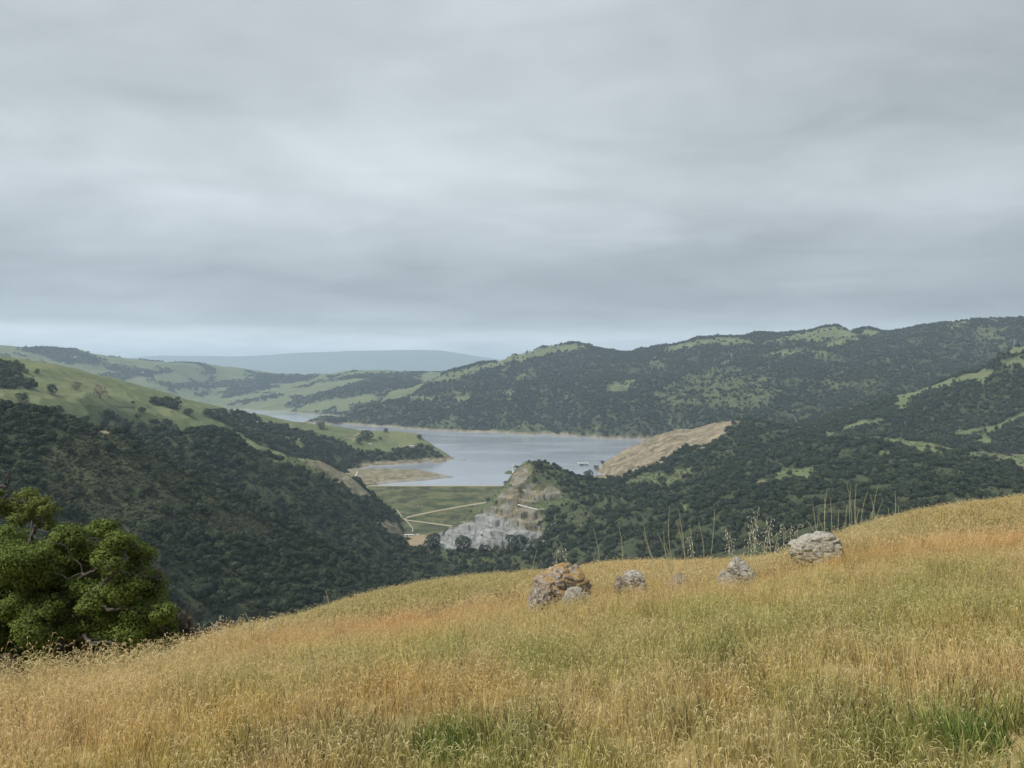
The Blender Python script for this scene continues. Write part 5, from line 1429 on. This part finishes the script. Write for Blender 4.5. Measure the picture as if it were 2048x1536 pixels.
def grass_clump(seed, nb, rad, h0, h1, wd, heads, hl=0.05, hw=0.006, lean=0.35):
    """blades and drooping seed heads of one tuft"""
    r_ = np.random.default_rng(seed); V = []; Fq = []; C_ = []
    def strip(pts, ws, side, col):
        b0 = len(V)
        for p, w in zip(pts, ws):
            V.append(p - side * w); V.append(p + side * w); C_.append(col); C_.append(col)
        for k in range(len(pts) - 1): Fq.append((b0 + 2 * k, b0 + 2 * k + 1, b0 + 2 * k + 3, b0 + 2 * k + 2))
    for k in range(nb):
        a = r_.uniform(0, 6.28); rr = rad * math.sqrt(r_.uniform())
        p0 = np.array([rr * math.cos(a), rr * math.sin(a), -0.02]); h = r_.uniform(h0, h1)
        dr = r_.uniform(0, 6.28); d = np.array([math.cos(dr), math.sin(dr), 0]); le = h * lean * r_.uniform(0.1, 1.2)
        sa = r_.uniform(0, 6.28); side = np.array([math.cos(sa), math.sin(sa), 0])
        g = r_.uniform(0.2, 1.35) if r_.uniform() < .85 else r_.uniform(.1, .3); col = (g * r_.uniform(.9, 1.08), g, g * r_.uniform(.85, 1.1), 1)
        ts = (0, 0.4, 0.75, 1.0)
        strip([p0 + d * le * q ** 2 + np.array([0, 0, h * (q - 0.12 * q * q)]) for q in ts], [wd, wd * .9, wd * .6, wd * .12], side, col)
    for k in range(heads):
        a = r_.uniform(0, 6.28); rr = rad * math.sqrt(r_.uniform())
        p0 = np.array([rr * math.cos(a), rr * math.sin(a), -0.02]); h = r_.uniform(h0 * 1.05, h1 * 1.2)
        dr = r_.uniform(0, 6.28); d = np.array([math.cos(dr), math.sin(dr), 0]); le = h * lean * r_.uniform(0.2, 1)
        sa = r_.uniform(0, 6.28); side = np.array([math.cos(sa), math.sin(sa), 0])
        tip = p0 + d * le + np.array([0, 0, h * .9])
        g = r_.uniform(0.85, 1.15)
        strip([p0, p0 + d * le * .3 + np.array([0, 0, h * .5]), tip], [wd * .35] * 3, side, (g * .95, g * .95, g * .8, 1))
        bend = r_.uniform(0.2, 1.6); l_ = hl * r_.uniform(0.6, 1.4)
        p1 = tip + d * l_ * .3 + np.array([0, 0, l_ * .3]); p2 = p1 + d * l_ * .45 + np.array([0, 0, -l_ * .12 * bend]); p3 = p2 + d * l_ * .35 + np.array([0, 0, -l_ * .4 * bend])
        gg = r_.uniform(1.15, 1.75)
        strip([tip, p1, p2, p3], [hw * .4, hw, hw * .9, hw * .15], side, (gg * .6, gg * .6, gg * .62, 0))
        s2 = np.array([-side[1], side[0], 0.3])
        strip([tip, p1, p2, p3], [hw * .3, hw * .7, hw * .6, hw * .1], s2, (gg * .6, gg * .6, gg * .62, 0))
    me = mesh_from('grass_clump', np.array(V), np.array(Fq), MAT_GRASS, False, {'blade': ('FLOAT_COLOR', np.array(C_))})
    return me
GN_NEAR = [grass_clump(700 + k, 30, 0.11, 0.10, 0.30, 0.0018, 9 + k % 5, 0.034, 0.0023) for k in range(6)]
GN_NEAR += [grass_clump(720 + k, 40, 0.10, 0.14, 0.34, 0.0028, 1, 0.04, 0.003) for k in range(3)]      # leafier green tufts
GN_FARC = [grass_clump(740 + k, 22, 0.24, 0.14, 0.30, 0.0055, 9, 0.06, 0.006) for k in range(5)]
OATS = [grass_clump(760 + k, 8, 0.10, 0.22, 0.45, 0.0028, 9, 0.055, 0.0055, 0.5) for k in range(4)]
# colour of the sward by place
def blob(px, py, cx_, cy_, rx, ry, rot=0.0):
    dx, dy = px - cx_, py - cy_; c0, s0 = math.cos(rot), math.sin(rot)
    return np.exp(-(((dx * c0 + dy * s0) / rx) ** 2 + ((-dx * s0 + dy * c0) / ry) ** 2))
STRAW = np.array([0.80, 0.615, 0.32]); GOLD = np.array([0.74, 0.51, 0.20]); ORNG = np.array([0.76, 0.485, 0.215]); OLIVE = np.array([0.47, 0.435, 0.165]); GREEN = np.array([0.25, 0.31, 0.085]); LUSH = np.array([0.16, 0.28, 0.055])
def sward(pts):
    px = CX + pts[:, 0] / pts[:, 1] * F; py = HY + (HC - pts[:, 2]) / pts[:, 1] * F
    x, y = pts[:, 0], pts[:, 1]
    n1_ = fbm(x / 1.6, y / 1.6, 111, 4); n2_ = fbm(x / 0.6, y / 0.6, 113, 3); n3_ = fbm(x / 4.5, y / 4.5, 115, 3)
    c_ = STRAW + (OLIVE - STRAW) * smooth(-0.35, 0.45, n1_ + 0.25 * n2_)[:, None]
    def mixin(col, w):
        nonlocal c_
        w = np.clip(w, 0, 1)[:, None]; c_ = c_ * (1 - w) + col * w
    green = 0.85 * blob(px, py, 1450, 1290, 420, 70, -0.14) + 0.6 * blob(px, py, 820, 1320, 260, 60, -0.15) + 0.7 * blob(px, py, 1900, 1240, 260, 80, -0.2) + 0.35 * blob(px, py, 1300, 1450, 500, 80)
    mixin(OLIVE * [.92, 1.02, .95], green * (0.75 + 0.6 * n2_))
    lush = 0.9 * blob(px, py, 930, 1520, 230, 42) + 1.0 * blob(px, py, 1960, 1500, 150, 60) + 0.45 * blob(px, py, 560, 1510, 200, 40) + 0.5 * blob(px, py, 1400, 1470, 70, 40) + 0.4 * blob(px, py, 1720, 1470, 120, 50) + 0.5 * blob(px, py, 1460, 1360, 60, 40)
    mixin(GREEN, lush * (0.9 + 0.5 * n2_)); mixin(LUSH, (lush - 0.5) * (0.8 + 0.8 * n2_))
    band_y = np.interp(px, [0, 300, 600, 900, 1050, 1250, 1500, 1700, 1900, 2048], [1365, 1315, 1278, 1240, 1215, 1190, 1160, 1120, 1095, 1080])
    ob = np.exp(-((py - band_y - 6) / 26) ** 2) * np.interp(px, [0, 300, 500, 900, 1050, 1200, 1500, 1700, 2048], [.45, .6, .9, .9, .7, .35, .45, .6, .9])
    mixin(ORNG * [1.0, .97, 1.0], ob * (0.8 + 0.5 * n1_)); mixin(STRAW * [1.03, .98, 1.0], 0.5 * blob(px, py, 120, 1440, 380, 110))
    tuft = 0.8 * blob(px, py, 1440, 1420, 60, 45) + 0.8 * blob(px, py, 950, 1430, 60, 40) + 0.6 * blob(px, py, 780, 1385, 60, 45) + 0.7 * blob(px, py, 480, 1440, 70, 35) + 0.6 * blob(px, py, 1560, 1370, 50, 35) + 0.6 * blob(px, py, 1200, 1500, 70, 40) + 0.5 * blob(px, py, 250, 1470, 120, 40)
    mixin(GOLD, tuft * (0.6 + 0.6 * n2_) + smooth(0.35, 0.7, n3_) * 0.4); mixin(ORNG * .95, (tuft - 0.55) * (0.6 + n2_))
    farside = smooth(16, 22, y)
    mixin(OLIVE * [1.05, 1.1, 1.0], farside * np.interp(px, [400, 700, 1000, 1150, 1300, 1500, 1700, 2048], [.8, .85, .85, .4, .1, .5, .6, .5]) * (0.9 + 0.3 * n1_))
    mixin(GOLD * 1.02, farside * np.interp(px, [1000, 1120, 1250, 1420, 1550, 1750, 2048], [.2, .6, .85, .7, .2, .3, .55]) * (0.8 + 0.4 * n1_))
    v_ = 1 + 0.10 * n1_ + 0.10 * n2_
    return np.clip(c_ * v_[:, None], 0.01, 0.9), lush, px, py
def on_rock(x, y):
    r_ = np.zeros(len(x), bool)
    for rx, ry, a, b_ in ROCKS: r_ |= ((x - rx) / (a * 0.8)) ** 2 + ((y - ry) / (b_ * 0.8)) ** 2 < 1
    return r_
rg = np.random.default_rng(19)
def field(y0, y1, dens):
    hw = 0.68 * y1 + 6.0; n = int(dens * 2 * hw * (y1 - y0))
    y = rg.uniform(y0, y1, n); x = rg.uniform(-hw, hw, n); k = np.abs(x) < 0.68 * y + 6.0
    return x[k], y[k]
def grass_args(x, y, hs, seed):
    z = fgz(x, y); p_ = np.stack([x, y, z], -1)
    ok = ~on_rock(x, y) & (fgz(x, y) > HC - 60)
    p_ = p_[ok]; tint, lush, px, py = sward(p_)
    n = len(p_); hv = rg.uniform(0.75, 1.2, n) * hs * (1 + 0.25 * fbm(p_[:, 0] / 1.1, p_[:, 1] / 1.1, 121, 2))
    scl = np.stack([rg.uniform(.85, 1.2, n), rg.uniform(.85, 1.2, n), hv], -1)
    rot = np.stack([rg.normal(0, .1, n), rg.normal(0, .1, n), rg.uniform(0, 6.28, n)], -1)
    return p_, scl, rot, tint, lush, px, py
x1, y1 = field(1.0, 8.0, 78); x2, y2 = field(8.0, 16.0, 48)
rx_, ry_ = [], []                                        # grass grown up against the boulders
for cx_, cy2, a_, b2_ in ROCKS:
    n_ = int(60 * a_) + 14; an = rg.uniform(0, 6.28, n_); q_ = rg.uniform(0.82, 1.15, n_)
    rx_.append(cx_ + np.cos(an) * a_ * q_); ry_.append(cy2 + np.sin(an) * b2_ * q_)
p_, scl, rot, tint, lush, px_, py_ = grass_args(np.concatenate([x1, x2] + rx_), np.concatenate([y1, y2] + ry_), 0.95, 1)
ii_ = rg.integers(0, 6, len(p_)); gsel = rg.uniform(0, 1, len(p_)) < np.clip(lush, 0, .9); ii_[gsel] = rg.integers(6, 9, gsel.sum())
tint4 = np.hstack([tint, np.ones((len(p_), 1))])
gn_scatter('meadow_grass', p_, scl, rot, ii_, proto_collection('tuft', GN_NEAR), tint4)
x3, y3 = field(15.0, 34.0, 15); x4, y4 = field(34.0, 62.0, 6)
p_, scl, rot, tint, lush, px_, py_ = grass_args(np.concatenate([x3, x4]), np.concatenate([y3, y4]), 0.9, 2)
gn_scatter('brow_grass', p_, scl, rot, rg.integers(0, 5, len(p_)), proto_collection('far_tuft', GN_FARC), np.hstack([(tint * 0.92 + tint.mean(1, keepdims=True) * 0.08) * 0.84, np.ones((len(p_), 1))]))
# taller wild oats along the brow and round the rocks
ox, oy = [], []
for px, py, D, sx, sy, n in ((100, 1345, 10.2, 120, 1.2, 130), (300, 1318, 11.0, 120, 1.2, 120), (430, 1285, 12.5, 70, 1.5, 60), (1190, 1180, 13.0, 60, 0.6, 34), (1400, 1150, 13.8, 90, 0.8, 60), (1560, 1130, 14.2, 60, 0.7, 60), (1720, 1080, 15, 60, 0.9, 70), (1745, 1052, 16.6, 50, 0.8, 90), (1370, 1150, 13.5, 40, .6, 30), (1655, 1085, 15.3, 50, .6, 50), (1100, 1160, 13.2, 70, .5, 26)):
    c0 = P(px, py, D); ox.append(c0[0] + rg.normal(0, sx / F * D * .6, n)); oy.append(D + rg.normal(0, sy * .6, n))
ox = np.concatenate(ox); oy = np.concatenate(oy)
p_, scl, rot, tint, lush, px_, py_ = grass_args(ox, oy, 1.0, 3)
tint = tint * 0.5 + np.array([0.42, 0.37, 0.20]) * 0.5
gn_scatter('wild_oats', p_, scl, rot, rg.integers(0, 4, len(p_)), proto_collection('oat_tuft', OATS), np.hstack([tint, np.ones((len(p_), 1))]))

# ------------------------------------------------------------------ tall stalks that stand above the brow
MAT_STALK = plain('stalk', (0.42, 0.41, 0.25), 0.8, 0.25, 6.0)
MAT_PALE = plain('pale_chaff', (0.70, 0.67, 0.54), 0.8, 0.15, 6.0)
def spike(parent, base, tip, r_, thick=0.009):
    m_ = MB(); b0 = np.array(base); v = np.array(tip) - b0; cv_ = r_.uniform(-0.13, 0.13)
    pts = [b0 + v * q + np.array([cv_ * math.sin(q * 3), 0, 0]) for q in np.linspace(0, 1, 7)]
    m_.tube(pts, [0.0036, 0.0036, 0.0033, 0.003, 0.0026, 0.0022, 0.0015], 5)
    for k in range(44):
        q = 0.42 + 0.58 * k / 44; p_ = b0 + v * q + np.array([cv_ * math.sin(q * 3), 0, 0])
        a = k * 2.4; d_ = np.array([math.cos(a), math.sin(a), 0]); l_ = thick * 2.2 * (1.2 - 0.7 * q)
        w_ = np.array([-d_[1], d_[0], 0]) * 0.0042
        m_.add([p_, p_ + d_ * l_ * .6 + w_ + [0, 0, l_], p_ + d_ * l_ * .7 + [0, 0, l_ * 2.2], p_ + d_ * l_ * .6 - w_ + [0, 0, l_]], [(0, 1, 2, 3)])
    m_.build('stalk', MAT_STALK, parent)
def oat(parent, base, tip, r_):
    m_ = MB(); b0 = np.array(base); v = np.array(tip) - b0; bend = np.array([r_.choice([-1, 1]) * 0.10, 0, 0])
    f_ = lambda q: b0 + v * q + bend * q * q
    m_.tube([f_(q) for q in np.linspace(0, 1, 7)], [.004, .004, .0035, .003, .003, .0025, .0015], 5)
    st = m_.build('stalk', MAT_STALK, parent)
    h_ = MB()
    for k in range(16):
        q = 0.55 + 0.45 * k / 16; p_ = f_(q); a = r_.uniform(0, 6.28); l_ = r_.uniform(0.03, 0.09)
        e = p_ + np.array([math.cos(a), math.sin(a), 0.25]) * l_
        h_.tube([p_, (p_ + e) / 2 + [0, 0, .012], e], [.0012] * 3, 3, False)
        dn = np.array([math.cos(a) * .4, math.sin(a) * .4, -1]); L_ = r_.uniform(.026, .044); s_ = np.array([.0062, 0, 0]); s2 = np.array([0, .0062, 0])
        for ss_ in (s_, s2): h_.add([e, e + dn * L_ * .4 + ss_, e + dn * L_, e + dn * L_ * .4 - ss_], [(0, 1, 2, 3)])
    h_.build('seed_head', MAT_PALE, st)
def stalks(label, cat, px, py, D, lst, seed):
    r_ = np.random.default_rng(seed); c0 = P(px, py, D); c0[2] = float(fgz(c0[0], c0[1]))
    t_ = thing('tall_grass' if cat == 'grass' else 'mustard_stalks', label, cat, tuple(c0))
    for bx, tx, ty, kind in lst:
        dd = r_.uniform(-.35, .35); bp_ = P(bx, py, D + dd); bp_[2] = float(fgz(bp_[0], bp_[1])); tp = P(tx, ty, D + dd)
        (spike if kind == 's' else oat)(t_, bp_ - c0, tp - c0, r_)
stalks('two tall thin stalks behind the orange lichen boulder', 'grass', 1210, 1150, 13.2, [(1186, 1184, 1055, 's'), (1226, 1236, 1055, 's'), (1105, 1104, 1098, 'o'), (1075, 1077, 1098, 's'), (1140, 1136, 1095, 'o')], 1)
stalks('fan of leaning stalks with pods between the boulders', 'weed', 1350, 1150, 13.5, [(1340, 1287, 1064, 's'), (1345, 1289, 1048, 's'), (1350, 1313, 1064, 's'), (1366, 1341, 1012, 's'), (1372, 1356, 1017, 's'), (1360, 1329, 1060, 's'), (1378, 1352, 1042, 's'), (1352, 1330, 1086, 's'), (1385, 1378, 1050, 's'), (1390, 1388, 1070, 'o'), (1410, 1429, 1018, 's'), (1395, 1395, 1043, 's')], 2)
stalks('drooping wild oats standing left of the largest boulder', 'grass', 1520, 1120, 14.3, [(1460, 1463, 1050, 'o'), (1468, 1470, 1064, 'o'), (1505, 1507, 1012, 'o'), (1518, 1512, 1030, 'o'), (1512, 1515, 1048, 'o'), (1530, 1532, 1035, 'o'), (1545, 1542, 1034, 'o'), (1525, 1523, 1060, 'o'), (1560, 1578, 1046, 'o'), (1585, 1572, 1050, 'o'), (1600, 1585, 1048, 'o'), (1495, 1490, 1062, 'o'), (1540, 1550, 1055, 'o')], 3)
stalks('cluster of upright stalks right behind the largest boulder', 'weed', 1660, 1080, 15.2, [(1640, 1625, 1004, 's'), (1648, 1641, 1025, 's'), (1655, 1650, 994, 's'), (1660, 1656, 978, 's'), (1664, 1661, 995, 's'), (1674, 1678, 1020, 's'), (1655, 1610, 1040, 's'), (1680, 1690, 1045, 's'), (1645, 1632, 1030, 's')], 4)
stalks('tallest stand of dry mustard stalks on the right brow', 'weed', 1740, 1055, 16.5, [(1700, 1692, 964, 's'), (1706, 1703, 968, 's'), (1712, 1713, 968, 's'), (1730, 1737, 982, 's'), (1735, 1739, 990, 's'), (1745, 1757, 972, 's'), (1765, 1788, 982, 's'), (1770, 1790, 998, 's'), (1715, 1709, 1000, 's'), (1755, 1768, 1000, 's'), (1700, 1695, 1010, 's'), (1745, 1750, 1015, 's'), (1760, 1775, 1015, 's'), (1775, 1795, 1012, 's'), (1730, 1720, 1018, 's')], 5)
stalks('single white seeded stalk on the bare right brow', 'grass', 1900, 1035, 17.0, [(1902, 1906, 997, 'o')], 6)
stalks('lone stalks above the low left brow near the brown shrubs', 'grass', 480, 1290, 13, [(493, 488, 1226, 's'), (430, 428, 1230, 'o'), (505, 500, 1240, 's'), (545, 540, 1236, 'o'), (640, 650, 1180, 's')], 7)
